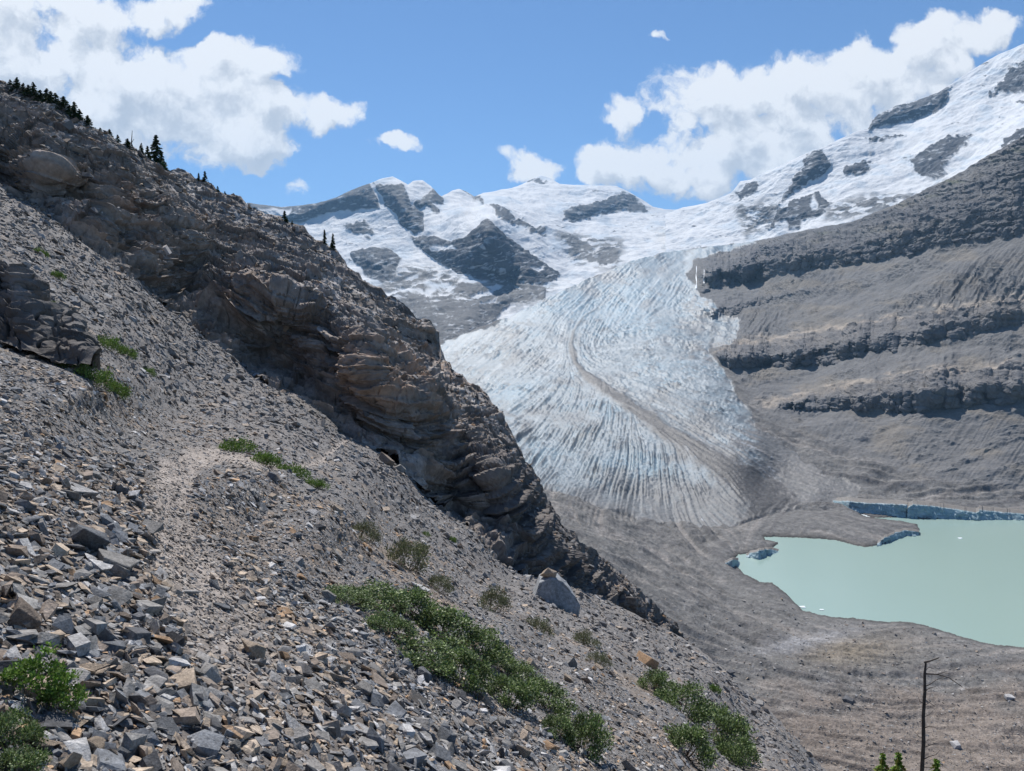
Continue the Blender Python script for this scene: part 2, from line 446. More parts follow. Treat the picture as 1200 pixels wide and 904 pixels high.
# ================================================================== VALLEY, GLACIER, RIGHT WALL
LAKE_Z = -220.0
vp = [(1200, 765, 493), (1060, 735, 537), (905, 690, 620), (862, 665, 678), (860, 640, 745), (1000, 640, 745), (1040, 640, 745), (1200, 608, 856), (1075, 620, 810), (980, 600, 890), (1500, 840, 410), (1500, 600, 880), (1500, 700, 595), (1200, 690, 615), (1350, 800, 448),
      (1200, 904, 290), (1050, 904, 285), (1050, 820, 375), (1200, 830, 370), (900, 850, 320), (900, 760, 440), (1000, 760, 460), (800, 740, 430), (800, 800, 350), (700, 700, 420), (700, 660, 480), (760, 690, 500), (820, 700, 540), (640, 640, 480), (560, 640, 420), (1600, 904, 300), (700, 800, 280), (800, 904, 250), (1600, 1050, 200), (1100, 1050, 180), (700, 1000, 180),
      (640, 600, 600), (700, 620, 640), (760, 640, 680), (820, 650, 700), (640, 576, 760), (690, 588, 800), (740, 603, 810), (800, 613, 820), (560, 560, 800),
      (700, 560, 900), (880, 590, 872), (520, 402, 2200), (440, 440, 1900), (440, 520, 1100), (600, 450, 1500), (700, 450, 1450), (600, 400, 2050), (700, 400, 2000), (700, 350, 2900), (800, 350, 2750), (600, 372, 2500), (650, 345, 2900), (740, 305, 3800),
      (800, 300, 4000), (880, 284, 4300), (850, 400, 2000), (830, 450, 1450), (800, 500, 1150), (700, 500, 1150), (600, 500, 1180), (620, 540, 950), (780, 560, 950), (880, 540, 1010),
      (900, 560, 1000), (960, 575, 950), (1000, 585, 925), (1100, 575, 935), (1100, 545, 1020), (1200, 565, 945), (1200, 500, 1080), (1200, 470, 1120), (1200, 400, 1260), (1200, 340, 1380), (1200, 300, 1480), (1200, 240, 1640), (1200, 160, 1850),
      (1060, 235, 2350), (1060, 300, 1950), (1060, 380, 1600), (1060, 470, 1250), (1000, 430, 1500), (1000, 350, 1950), (1000, 260, 2600), (940, 272, 3000), (900, 480, 1350), (900, 430, 1750), (900, 380, 2150), (900, 340, 2600), (900, 290, 3200), (840, 310, 3500), (1000, 500, 1220),
      (1500, 20, 1700), (1500, 300, 1150), (1500, 450, 980), (1500, 540, 930)]
val_f = tps([(a, b, math.log(Y)) for a, b, Y in vp])
VT = [(400, 452), (500, 412), (515, 403), (560, 386), (600, 370), (650, 345), (700, 322), (740, 306), (780, 296), (830, 289), (880, 284), (910, 278), (940, 271), (1000, 260), (1060, 236), (1120, 206), (1200, 160), (1300, 108), (1560, 0)]
VB = [(400, 1050), (1560, 1100)]
px = np.concatenate([np.arange(400, 620, 1.6), np.arange(620, 1210, 1.0), np.arange(1210, 1560, 2.5)])
RV = 800
s = np.linspace(0, 1, RV)[:, None]
tt_ = np.interp(px, *zip(*VT))[None]; bb_ = np.interp(px, *zip(*VB))[None]
VX = np.broadcast_to(px, (RV, len(px))).copy(); VY = tt_ * (1 - s) + bb_ * s
# put most rows where the frame looks: remap so that spacing is fine above row 770
mid = np.maximum(np.full_like(tt_, 908.0), tt_ + 50)
k = .95
VY = np.where(s < k, tt_ + (mid - tt_) * s / k, mid + (bb_ - mid) * (s - k) / (1 - k))
ly = val_f(VX, VY)
wx = VX + fbm(P3(VX, VY, 1), (26, 26, 1), 4, seed=40) * 10; wy = VY + fbm(P3(VX, VY, 7), (26, 26, 1), 4, seed=41) * 8

# --- cliff bands of the right wall : (top line, bottom line)
BANDS = [
    ([(800, 312), (822, 300), (880, 292), (940, 285), (1000, 272), (1060, 250), (1120, 225), (1200, 185), (1560, 40)],
     [(800, 330), (822, 342), (880, 330), (920, 318), (975, 312), (1040, 303), (1100, 290), (1140, 285), (1200, 275), (1560, 150)], .5),
    ([(800, 356), (860, 352), (900, 345), (940, 340), (1000, 331), (1560, 331)],
     [(800, 372), (850, 372), (880, 362), (930, 348), (1000, 331), (1560, 331)], .6),
    ([(830, 420), (850, 407), (900, 400), (950, 392), (1000, 381), (1060, 373), (1120, 362), (1200, 348), (1560, 250)],
     [(830, 424), (860, 431), (910, 432), (950, 428), (1000, 421), (1060, 408), (1120, 398), (1200, 382), (1560, 300)], .8),
    ([(900, 475), (940, 466), (1000, 452), (1060, 441), (1120, 434), (1160, 430), (1200, 427), (1560, 400)],
     [(900, 476), (935, 480), (1000, 480), (1060, 483), (1120, 480), (1160, 474), (1200, 470), (1560, 440)], .8)]
inbm = np.zeros_like(ly); offs = np.zeros_like(ly); band_m = np.zeros_like(ly)
wy2 = VY + fbm(P3(VX, VY, 3), (14, 14, 1), 4, seed=42) * 7 + fbm(P3(VX, VY, 2.2), (9, 30, 1), 3, seed=44) * 5
slope_ln = np.gradient(ly, axis=0) / np.gradient(VY, axis=0)          # d lnY / d py (negative)
for top, bot, amt in BANDS:
    tp = np.interp(VX, *zip(*top)); bt = np.interp(VX, *zip(*bot)); hh = np.maximum(bt - tp, .01)
    act = sstep(2, 8, hh) * amt * (.75 + .7 * fbm(P3(VX, VY * .3, len(top)), (34, 60, 1), 4, seed=38 + amt))
    inb = (bt - wy2) / hh                      # 0 at the foot, 1 at the lip
    dl = np.abs(slope_ln) * hh * 1.15
    up = np.clip(inb / .5, 0, 1); back = np.clip((inb - .5) / 2.1, 0, 1)
    act = act * .62
    if top[0][1] == 312: act = act * np.interp(VX, [800, 940, 1000], [1.7, 1.6, 1.0])
    offs -= act * dl * up * (1 - back) ** 1.3
    inbm = np.where((inb > -.1) & (inb < 1.3), inb, inbm)
    band_m = np.maximum(band_m, act * sstep(-.05, .08, inb) * sstep(1.08, .92, inb))
wallmask = sstep(800, 835, VX) * sstep(0, 20, np.interp(VX, [800, 850, 900, 1000, 1100, 1200, 1560], [380, 440, 500, 540, 575, 585, 585]) - VY)
offs *= wallmask; band_m *= wallmask
ly = ly + offs
# --- glacier masks
GLAC = [(470, 380), (515, 403), (560, 384), (600, 368), (650, 343), (700, 320), (740, 304), (780, 294), (880, 282), (890, 286), (850, 297), (815, 305), (808, 322), (816, 345), (838, 352), (846, 366), (868, 376), (862, 400), (832, 405), (838, 425), (852, 445), (870, 470), (885, 500), (960, 550), (1010, 575), (1005, 590), (960, 590), (905, 600), (892, 610), (830, 618), (780, 612), (740, 604), (690, 588), (640, 574), (600, 560), (560, 520), (500, 460)]
sg = sdist(wx + fbm(P3(VX, VY, 5), (60, 40, 1), 3, seed=39) * 14, wy, GLAC)
ice = sstep(-2, 2, sg)
LAKE = [(862, 668), (872, 678), (890, 688), (905, 690), (922, 700), (940, 713), (975, 719), (1000, 722), (1040, 733), (1080, 741), (1120, 751), (1160, 761), (1200, 768), (1330, 797), (1560, 850), (1560, 606), (1200, 608), (1145, 607), (1080, 608), (1062, 604), (1020, 606), (1008, 602), (1008, 603), (1016, 606), (1035, 608), (1055, 611), (1074, 617), (1078, 626), (1058, 631), (1038, 641), (1015, 645), (985, 640), (940, 639), (895, 635), (897, 640), (912, 645), (905, 652), (880, 657), (865, 656), (858, 662)]
sl = sdist(VX + fbm(P3(VX, VY), (7, 4, 1), 3) * 1.6, VY + fbm(P3(VX, VY, 4), (9, 5, 1), 3) * .8, LAKE)
Y0 = np.exp(ly)
Pv = at(VX, VY, Y0)
base_z = Pv[..., 2].copy()
Nv = normals(Pv)
# flow field of the ice: along guide lines
ORI = [(540, 410, 25), (600, 385, 22), (660, 360, 22), (720, 330, 28), (780, 305, 25), (850, 290, 15), (600, 430, 25), (640, 420, 28), (665, 392, 70), (672, 408, 100), (695, 432, 138), (700, 385, 60), (745, 350, 50), (790, 340, 55), (720, 405, 165), (770, 400, 175), (800, 380, 170), (830, 360, 165),
       (800, 440, 162), (840, 470, 158), (880, 510, 155), (940, 560, 155), (1000, 590, 160), (740, 452, 150), (780, 490, 147), (830, 530, 145), (880, 565, 140), (610, 500, 25), (600, 470, 22), (640, 498, 38), (640, 520, 48), (665, 540, 60), (640, 570, 45), (690, 580, 65), (690, 500, 55), (725, 565, 75), (730, 495, 82), (700, 465, 70), (770, 540, 90), (770, 590, 95),
       (740, 590, 80), (810, 550, 100), (810, 590, 110), (860, 560, 118), (878, 580, 130), (785, 540, 100), (730, 466, 150), (760, 484, 149), (800, 512, 149), (830, 535, 148), (855, 552, 148), (900, 590, 150), (850, 600, 140), (905, 600, 55), (925, 620, 60), (900, 625, 60), (650, 600, 150), (720, 640, 152), (800, 690, 150), (760, 620, 155), (900, 740, 160), (1000, 760, 170), (1100, 800, 175), (1100, 860, 177), (950, 850, 170), (860, 800, 160), (960, 610, 165), (1000, 540, 160), (1100, 560, 170), (1200, 580, 175), (1200, 860, 178), (1400, 700, 170)]
gx = np.zeros_like(ly); gy = np.zeros_like(ly)
for a, b, th in ORI:
    w = 1 / (((VX - a) ** 2 + (VY - b) ** 2) + 60) ** 1.6; th = math.radians(th) * 2
    gx += math.cos(th) * w; gy += math.sin(th) * w
th = .5 * np.arctan2(gy, gx); gx = np.cos(th); gy = -np.sin(th)
rowsp = np.gradient(VY, axis=0); colsp = np.gradient(VX, axis=1)
wn = RNG.normal(size=ly.shape)
_j = [_EX.submit(lic, *a) for a in ((blur(wn, 1), gy / rowsp, gx / colsp, 13, 1.0), (blur(RNG.normal(size=ly.shape), 2), gy / rowsp, gx / colsp, 34, 1.2),
                                    (RNG.normal(size=ly.shape), gy / rowsp, gx / colsp, 3, 1.0), (blur(RNG.normal(size=ly.shape), 6), gy / rowsp, gx / colsp, 40, 2.0))]
st_f, st_f2, st_t, mor_l = [j.result() for j in _j]
fine_n = fbm(P3(VX, VY), (3.4, 1.8, 1), 3, seed=47) * 3
patch = fbm(P3(VX, VY), (34, 20, 1), 4, seed=48)
st_t = (.7 * st_t + .5 * fine_n) * np.clip(.6 + 2.2 * patch, .05, 1.6)
st_f = st_f * np.clip(.7 + 1.8 * patch, .1, 1.7) + .35 * fine_n
st_f2 = st_f2 * np.clip(.5 + 1.4 * fbm(P3(VX, VY), (60, 30, 1), 3, seed=49), .1, 1.1) + .3 * fine_n
      # long streaks, wide streaks, crevasses across the flow, moraine streaks
log('lic')
mpos, _ = ldist(VX * .6 + wx * .4, VY * .6 + wy * .4, [(752, 318), (738, 332), (720, 346), (700, 362), (684, 372), (673, 386), (668, 402), (674, 425), (690, 442), (730, 470), (780, 505), (830, 535), (870, 560), (900, 590), (890, 612)])
mwid = np.interp(VY, [318, 365, 385, 430, 500, 560, 600], [.7, .9, 1.5, 4.5, 10, 21, 32])
medial = sstep(1.3, .45, mpos / mwid + st_f2 * .12 + st_f * .10 + fbm(P3(VX, VY), (14, 14, 1), 3, seed=45) * .5) * np.interp(VY, [340, 365, 420], [.0, .45, 1])
# debris right of the medial moraine grows down-glacier
big0 = fbm(P3(VX, VY), (12, 8, 1), 4, seed=46)
right = sstep(0, 40, VX - np.interp(VY, [300, 400, 470, 520, 560, 600], [820, 830, 860, 850, 880, 890]) + st_f2 * 12)
lowd = sstep(470, 590, VY + (VX - 800) * .25 + st_f2 * 16)
deb = np.clip(medial + right * .9 * sstep(430, 520, VY + 30 * (VX > 870)), 0, 1)
snout = sstep(552, 604, VY - 6 * st_f2 + np.abs(VX - 740) * .06)
deb = np.maximum(deb, snout * .75)
deb = np.maximum(deb, np.clip(np.exp(-((wx - 838) / 34) ** 2 - ((wy - 356) / 26) ** 2) + np.exp(-((wx - 838) / 44) ** 2 - ((wy - 412) / 17) ** 2), 0, 1) * sstep(-.6, .9, st_t + big0 * 3))
reg2 = sstep(-8, 8, sdist(wx, wy, [(700, 440), (760, 462), (830, 470), (890, 540), (990, 585), (960, 600), (900, 605), (870, 565), (800, 512), (740, 474)]))
deb = np.maximum(deb, reg2 * (.35 + .4 * sstep(480, 560, VY)) * sstep(-1.3, .6, st_f2 + .4))
topd = sstep(300, 330, VY)
sct = 1 + 0 * VY
icew = ice * (1 - deb)
ampl = np.interp(VY, [285, 330, 400, 480, 560, 610], [9, 10, 9, 7, 6, 4])
dirn = sstep(430, 520, VY)            # upper: across-flow crevasses, lower: longitudinal fins
hg = (st_t * (1 - dirn) * .5 + st_f * (.35 + dirn * .65)) * ampl * .33 + fbm(P3(VX, VY), (9, 5, 1), 3, seed=50) * ampl * .2 * (1 - dirn)
big = fbm(P3(VX, VY), (60, 26, 1), 4, seed=51)
hg += big * ampl * .9
Pv[..., 2] += ice * (1 - .82 * deb) * hg + ice * deb * mor_l * .5 + ice * medial * 2.5
# moraine relief
till = (1 - ice) * (1 - wallmask)
sc_ = np.clip(Y0 / 500, .5, 1.5)
Pv[..., 2] += till * (mor_l * 1.1 + st_f2 * .5 + fbm(Pv, (60, 60, 60), 5, seed=52) * 7 + ridged(Pv, (30, 20, 25), 5, seed=53) * 1.7) * sc_
# wall relief: gullies down the fall line
wr = wallmask
px_fl = VX + (VY - 300) * .75
gul = 1 - 2 * np.abs(perlin(P3(px_fl / 7, VY / 90, 5))); gul2 = 1 - 2 * np.abs(perlin(P3(px_fl / 3.1, VY / 50, 9)))
talus = wr * (1 - band_m)
gzone = sstep(-10, 12, sdist(VX, VY, [(862, 372), (900, 335), (945, 318), (1010, 318), (960, 345), (900, 395), (865, 396)])) + sstep(-10, 12, sdist(VX, VY, [(1040, 372), (1100, 330), (1160, 300), (1230, 290), (1230, 345), (1120, 360)]))
gzone = np.clip(gzone, 0, 1)
hh = talus * ((gul * 4.5 + gul2 * 2.2) * (.12 + gzone) + fbm(Pv, 90, 5, seed=54) * 12)
dpv = Pv[..., 2] + fbm(Pv, 120, 3, seed=56) * 14 + Pv[..., 0] * .04
hh += wr * band_m * (fbm(Pv, (45, 45, 60), 5, seed=55) * 14 + saw(dpv / 22) * 9 + saw(dpv / 8.5) * 4.5 + blocks(np.stack([Pv[..., 0], Pv[..., 1], dpv], -1), (34, 34, 11), 8) * 5 + blocks(np.stack([Pv[..., 0], Pv[..., 1], dpv], -1), (14, 14, 4.5), 9) * 2.4 + ridged(Pv, (30, 30, 60), 4, seed=57) * 4)
hh += wr * sstep(-.05, .3, fbm(P3(VX, VY + VX * .25), (80, 16, 1), 4, seed=58)) * (saw(dpv / 13) * 4 + fbm(Pv, 14, 3, seed=59) * 4)
b1 = np.interp(VX, *zip(*BANDS[0][1])); up_z = wr * sstep(2, -3, wy2 - b1) * sstep(835, 870, VX)      # layered rock between crest and first step
sq = (VY - b1) / np.interp(VX, [850, 1200], [5.5, 9]) + fbm(P3(VX, VY), (50, 14, 1), 4, seed=72) * 1.3
hh += up_z * (saw(sq) * 6 + saw(sq * 2.3 + .4) * 3 + blocks(np.stack([Pv[..., 0], Pv[..., 1], sq * 9], -1), (26, 26, 5), 16) * 2.6 + ridged(Pv, (40, 40, 50), 4, seed=73) * 5) * .8
efv = np.clip((VY - VY[0]) / 6, 0, 1)
Pv = Pv + Nv * (hh * (.35 + .65 * efv))[..., None]
# lake bed and shore
shore = np.clip(-sl / 10, 0, 1)
out_ = sl < 0
zz = Pv[..., 2]
lake_side = sstep(60, 0, -sl) * (VY > 590)
zl = LAKE_Z + .9 + np.clip(-sl, 0, 60) * .35 + np.clip(mor_l, -1, 1) * .3 * np.clip(-sl / 6, 0, 1)
zz = np.where(out_, np.maximum(lerp(zl, np.maximum(zz, LAKE_Z + 1.0), sstep(4, 42, -sl)), LAKE_Z + .5), LAKE_Z - 1 - np.clip(sl, 0, 30) * .5)
Pv[..., 2] = np.where(VY > 585, zz, Pv[..., 2])
log('valley relief')
# colours
icec = np.zeros(Pv.shape) + (.27, .315, .345)
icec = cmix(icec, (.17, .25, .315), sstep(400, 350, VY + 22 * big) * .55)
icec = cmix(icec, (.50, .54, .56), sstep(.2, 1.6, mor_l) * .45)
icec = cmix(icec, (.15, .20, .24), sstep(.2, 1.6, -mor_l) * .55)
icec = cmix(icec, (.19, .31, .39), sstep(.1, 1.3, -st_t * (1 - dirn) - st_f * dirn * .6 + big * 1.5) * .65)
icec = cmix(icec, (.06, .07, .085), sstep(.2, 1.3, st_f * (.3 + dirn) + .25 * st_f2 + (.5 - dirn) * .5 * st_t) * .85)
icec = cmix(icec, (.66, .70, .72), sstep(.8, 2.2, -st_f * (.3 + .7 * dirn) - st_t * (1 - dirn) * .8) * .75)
blue = np.clip(sum(np.exp(-((VX - a) / ra) ** 2 - ((VY - b) / rb) ** 2) for a, b, ra, rb in ((640, 350, 80, 30), (720, 345, 70, 25), (600, 460, 40, 18), (760, 380, 60, 16), (740, 540, 60, 12))), 0, 1)
icec = cmix(icec, (.20, .36, .47), blue * sstep(-1, 1.2, st_t + st_f) * .55)
dirty = sstep(0, .5, fbm(P3(VX, VY), (50, 26, 1), 4, seed=60) + st_f2 * .12 + sstep(520, 600, VY) * .3)
icec = cmix(icec, (.19, .20, .21), dirty * .85)
icec = cmix(icec, (.10, .11, .125), sstep(.12, .45, fbm(P3(VX - VY * .4, VY), (16, 7, 1), 4, seed=69) + .06 * st_f) * .6)
icec = cmix(icec, (.13, .145, .16), sstep(.25, .6, fbm(P3(VX, VY), (9, 7, 1), 4, seed=68) + st_t * .12 + st_f * .12) * .65)
debc = np.zeros(Pv.shape) + (.112, .106, .101)
debc = cmix(debc, (.22, .20, .185), sstep(-.2, 1.2, st_f2) * .6)
debc = cmix(debc, (.30, .33, .36), sstep(1.3, 2.0, st_f2 + st_f * .5) * .7)
medc = np.zeros(Pv.shape) + (.07, .066, .063)
debc = debc * (1 + .16 * np.clip(fine_n, -1.5, 1.5) + .10 * st_f + .25 * patch)[..., None]; medc = medc * (1 + .25 * np.clip(fine_n, -1.5, 1.5) + .3 * patch)[..., None]; icec = icec * .80; dm = deb[..., None]
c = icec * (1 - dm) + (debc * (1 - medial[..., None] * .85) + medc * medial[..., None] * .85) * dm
# till
tc = np.zeros(Pv.shape) + (.142, .138, .134)
tc = cmix(tc, (.105, .10, .10), sstep(.1, 1.3, mor_l) * .6)
tc = cmix(tc, (.24, .22, .205), sstep(.3, 1.5, -mor_l) * .6)
tc = cmix(tc, (.11, .105, .105), sstep(.9, 1.8, st_f2) * .5)
tc = cmix(tc, (.09, .085, .08), sstep(.2, 1.8, st_f2) * .6)
tc = cmix(tc, (.25, .235, .22), sstep(.5, 2, -st_f2) * .4)
tc = cmix(tc, (.24, .185, .145), sstep(780, 860, VY + (VX - 1000) * .05 + fbm(P3(VX, VY), (60, 18, 1), 4, seed=61) * 60) * .5)
tc = cmix(tc, (.22, .18, .13), np.exp(-((VX - 1000) / 60) ** 2 - ((VY - 765) / 16) ** 2) * .7)
tc = cmix(tc, (.26, .26, .27), np.exp(-((VX - 940) / 55) ** 2 - ((VY - 752 + (VX - 940) * .22) / 9) ** 2) * .8)
tc = cmix(tc, (.075, .07, .065), sstep(4.5, 1.0, -sl) * .8)
tc = cmix(tc, (.35, .33, .31), sstep(.45, .62, fbm(P3(VX, VY), (3.2, 1.6, 1), 2, seed=62)) * .55 * sstep(740, 800, VY))
tc = tc * (1 + .14 * np.clip(fine_n, -1.6, 1.6) + .25 * fbm(P3(VX, VY), (22, 9, 1), 5, seed=71))[..., None]
iw = ice[..., None]
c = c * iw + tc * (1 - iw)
# wall
wc = np.zeros(Pv.shape) + (.142, .14, .14)
wc = cmix(wc, (.19, .168, .14), sstep(-.05, .4, fbm(P3(VX, VY), (60, 18, 1), 4, seed=63)) * .6)
wc = cmix(wc, (.12, .12, .125), gzone * sstep(0, .7, -gul * .6 - gul2 * .5) * .6)
wc = cmix(wc, (.12, .135, .075), sstep(.1, .4, fbm(P3(VX, VY), (50, 9, 1), 4, seed=64)) * sstep(40, 5, VY - VY[0]) * sstep(900, 960, VX) * .5)
wc = cmix(wc, (.098, .10, .108), up_z * sstep(.3, -.15, fbm(P3(VX, VY - VX * -.2), (60, 12, 1), 4, seed=74)) * .85)
wc = cmix(wc, (.17, .165, .16), up_z * sstep(.15, .4, fbm(np.stack([sq, VX / 40, VY * 0], -1), 1, 4, seed=75)) * .5)
bc = np.zeros(Pv.shape) + (.135, .13, .135)
bc = cmix(bc, (.08, .08, .09), sstep(-.1, .5, fbm(P3(VX, VY), (26, 4, 1), 4, seed=65)) * .6)
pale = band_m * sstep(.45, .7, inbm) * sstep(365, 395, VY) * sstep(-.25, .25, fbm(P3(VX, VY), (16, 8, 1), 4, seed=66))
bc = cmix(bc, (.38, .33, .28), pale * .9)  # upper part of the bands painted paler, as if sunlit
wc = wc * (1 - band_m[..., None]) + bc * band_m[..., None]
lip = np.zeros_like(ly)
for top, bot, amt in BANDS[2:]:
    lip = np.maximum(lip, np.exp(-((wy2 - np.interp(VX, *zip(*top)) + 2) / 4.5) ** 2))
wc = cmix(wc, (.34, .29, .24), lip * sstep(-.3, .2, fbm(P3(VX, VY), (22, 6, 1), 3, seed=67)) * .8)  # tan rock along the lips, with the sunlit highlight painted in
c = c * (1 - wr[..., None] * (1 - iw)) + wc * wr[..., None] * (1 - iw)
ids = np.where(ice > .5, 1, np.where(wr > .5, 2, 0))
Pk, ck = with_skirt(Pv, c, 8, .03)
idk = np.concatenate([np.repeat(ids[:1], 8, 0), ids])
struct(grid_obj('valley_floor', Pk, ck, M['moraine'], idk, 0))
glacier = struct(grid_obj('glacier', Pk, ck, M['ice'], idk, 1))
struct(grid_obj('valley_side', Pk, ck, M['wall'], idk, 2, smooth=False))
log('valley', Pk.shape)
def valley_z(px, py):
    j = int(np.argmin(np.abs(VX[0] - px))); i = int(np.argmin(np.abs(VY[:, j] - py)))
    return Pv[i, j]

# lake surface
m = bpy.data.materials.new('lake_water'); nt = nodes_of(m); N = nt.nodes; L = nt.links
out = N.new('ShaderNodeOutputMaterial'); b = N.new('ShaderNodeBsdfPrincipled')
b.inputs['Roughness'].default_value = .12; b.inputs['IOR'].default_value = 1.33
tcn = N.new('ShaderNodeTexCoord'); n = N.new('ShaderNodeTexNoise'); n.inputs['Scale'].default_value = .006; n.inputs['Detail'].default_value = 4
L.new(tcn.outputs['Object'], n.inputs['Vector'])
mixc = N.new('ShaderNodeMix'); mixc.data_type = 'RGBA'; mixc.inputs['A'].default_value = (.25, .34, .305, 1); mixc.inputs['B'].default_value = (.28, .37, .33, 1)
L.new(n.outputs['Fac'], mixc.inputs['Factor']); L.new(mixc.outputs['Result'], b.inputs['Base Color'])
n2_ = N.new('ShaderNodeTexNoise'); n2_.inputs['Scale'].default_value = .5; n2_.inputs['Detail'].default_value = 5
L.new(tcn.outputs['Object'], n2_.inputs['Vector'])
bp = N.new('ShaderNodeBump'); bp.inputs['Distance'].default_value = .25; bp.inputs['Strength'].default_value = .5
L.new(n2_.outputs['Fac'], bp.inputs['Height']); L.new(bp.outputs[0], b.inputs['Normal'])
L.new(b.outputs[0], out.inputs['Surface'])
M['water'] = m
lx = [at(x, y, 1)[()] for x, y in LAKE]
big_poly = np.array([(p[0] / p[2] * LAKE_Z, p[1] / p[2] * LAKE_Z) for p in lx])
x0, y0 = big_poly.min(0) - 40; x1, y1 = big_poly.max(0) + 40
gxs = np.linspace(x0, x1, 60); gys = np.linspace(y0, y1, 60)
G = np.stack([*np.meshgrid(gxs, gys), np.full((60, 60), LAKE_Z)], -1)
struct(mesh_obj('lake', G.reshape(-1, 3), grid_faces(60, 60), M['water'], None, True))

# ================================================================== FAR MOUNTAINS
def crop(pts, ox, oy, s=2.658): return [(ox + a / s, oy + b / s) for a, b in pts]
def range_sheet(name, x0, x1, top, bot, rows, ctrl, rocks, snows, greys, relief, seed, step=.9, srough=1.0):
    X, Y_ = columns(x0, x1, step, top, bot, rows)
    l = tps([(a, b, math.log(d)) for a, b, d in ctrl])(X, Y_)
    wx = X + fbm(P3(X, Y_, seed), (14, 14, 1), 4, seed=seed) * 4.5; wy = Y_ + fbm(P3(X, Y_, seed + 5), (14, 14, 1), 4, seed=seed + 1) * 4.0
    rock = np.zeros_like(X); push = np.zeros_like(X)
    for poly, amt in rocks:
        sd = sdist(wx, wy, poly)
        nn = fbm(P3(X, Y_, 2), (7, 5, 1), 5, seed=seed + 2) * 4.2
        rm = sstep(-1.2, 1.2, sd + nn * (1.5 if amt < 1 else .5) - (1 - amt) * 4)
        rock = np.maximum(rock, rm)
        push = np.maximum(push, np.clip(sd, 0, 22) / 22 * amt)
    grey = np.zeros_like(X)
    for poly in greys: grey = np.maximum(grey, sstep(-7, 7, sdist(wx, wy, poly)))
    sn = fbm(P3(X + Y_ * .6, Y_, 3), (16, 4.5, 1), 5, seed=seed + 3)
    rock = np.maximum(rock, grey * sstep(.16, -.02, sn))
    for poly in snows: rock = rock * (1 - sstep(-1, 1, sdist(wx, wy, poly)))
    # broken steps in the snow where small cliffs show
    nb = fbm(P3(X, Y_, 4), (22, 6, 1), 5, seed=seed + 4)
    rock = np.maximum(rock, sstep(.46, .51, nb) * .85)
    rb = blur(rock, 14); wgt = 1.2 - .75 * rb; l0 = l; dl = np.diff(l, axis=0); wg = .5 * (wgt[1:] + wgt[:-1])
    tot = dl.sum(0); nw = (dl * wg); sc_l = tot / nw.sum(0); sc_l = np.convolve(np.pad(sc_l, 12, mode='edge'), np.ones(25) / 25, 'valid')
    nw = nw * sc_l
    l = l[-1:] - np.concatenate([np.cumsum(nw[::-1], 0)[::-1], np.zeros((1, l.shape[1]))], 0)
    dd_ = blur(l - l0, 30); kk = np.ones(61) / 61; dd_ = np.array([np.convolve(np.pad(r_, 30, mode='edge'), kk, 'valid') for r_ in dd_])
    l = l0 + blur(dd_, 6)
    P = at(X, Y_, np.exp(l - push * .03 * relief))
    N__ = normals(P)
    sc = P[..., 1].mean() / 5000
    ef = np.clip((Y_ - Y_[0]) / 5, 0, 1)
    h = fbm(P, 520 * sc, 6, seed=seed + 6) * 42 * relief * (1 - .3 * rock) + ridged(P, 300 * sc, 5, seed=seed + 7) * 16 * relief
    h += rock * (ridged(P, (70, 70, 160), 5, seed=seed + 8) * 9 + saw((P[..., 2] + fbm(P, 300, 2) * 30) / 42) * 5)
    h += (1 - rock) * srough * (fbm(P, (90, 90, 50), 4, seed=seed + 9) * 9 + ridged(P, (120, 120, 60), 4, seed=seed + 14) * 12 * sstep(-.1, .4, nb))
    h += grey * 0
    P = P + N__ * (h * (.25 + .75 * ef))[..., None]
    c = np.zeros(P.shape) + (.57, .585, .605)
    c = cmix(c, (.33, .42, .51), sstep(-.02, .4, fbm(P3(X, Y_, 6), (30, 10, 1), 4, seed=seed + 10)) * .5)  # bluish patches paint the blue shade of the snow into its colour
    rc = np.zeros(P.shape) + (.036, .044, .06)
    rc = cmix(rc, (.075, .08, .088), sstep(0, .4, fbm(P3(X, Y_, 7), (30, 5, 1), 4, seed=seed + 11)) * .6)
    rc = cmix(rc, (.15, .15, .15), grey * .6)
    dust = sstep(.18, .4, fbm(P3(X, Y_ + X * .2, 8), (9, 2.4, 1), 4, seed=seed + 12))
    rc = cmix(rc, (.6, .63, .66), dust * .5)
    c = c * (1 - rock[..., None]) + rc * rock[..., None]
    Pk, ck = with_skirt(P, c, 6, .04)
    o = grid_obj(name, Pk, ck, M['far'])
    log(name, Pk.shape); return struct(o)
c2 = lambda p: crop(p, 280, 150)
M1_TOP = [(180, 250), (290, 238), (330, 243), (355, 241), (370, 239), (395, 232), (420, 220), (432, 216), (440, 213), (447, 210), (460, 207), (468, 211), (478, 217), (484, 213), (495, 212), (505, 219), (512, 227), (517, 231), (530, 224), (538, 222), (548, 226), (556, 231), (566, 226), (580, 224), (600, 221), (612, 217), (622, 211), (634, 206), (646, 210), (656, 216), (672, 217), (690, 218), (706, 218), (722, 219), (735, 224), (750, 233), (765, 243), (780, 246), (800, 246), (830, 240), (870, 235), (960, 240)]
M1_BOT = [(180, 420), (500, 425), (560, 405), (620, 385), (680, 350), (740, 320), (800, 305), (960, 300)]
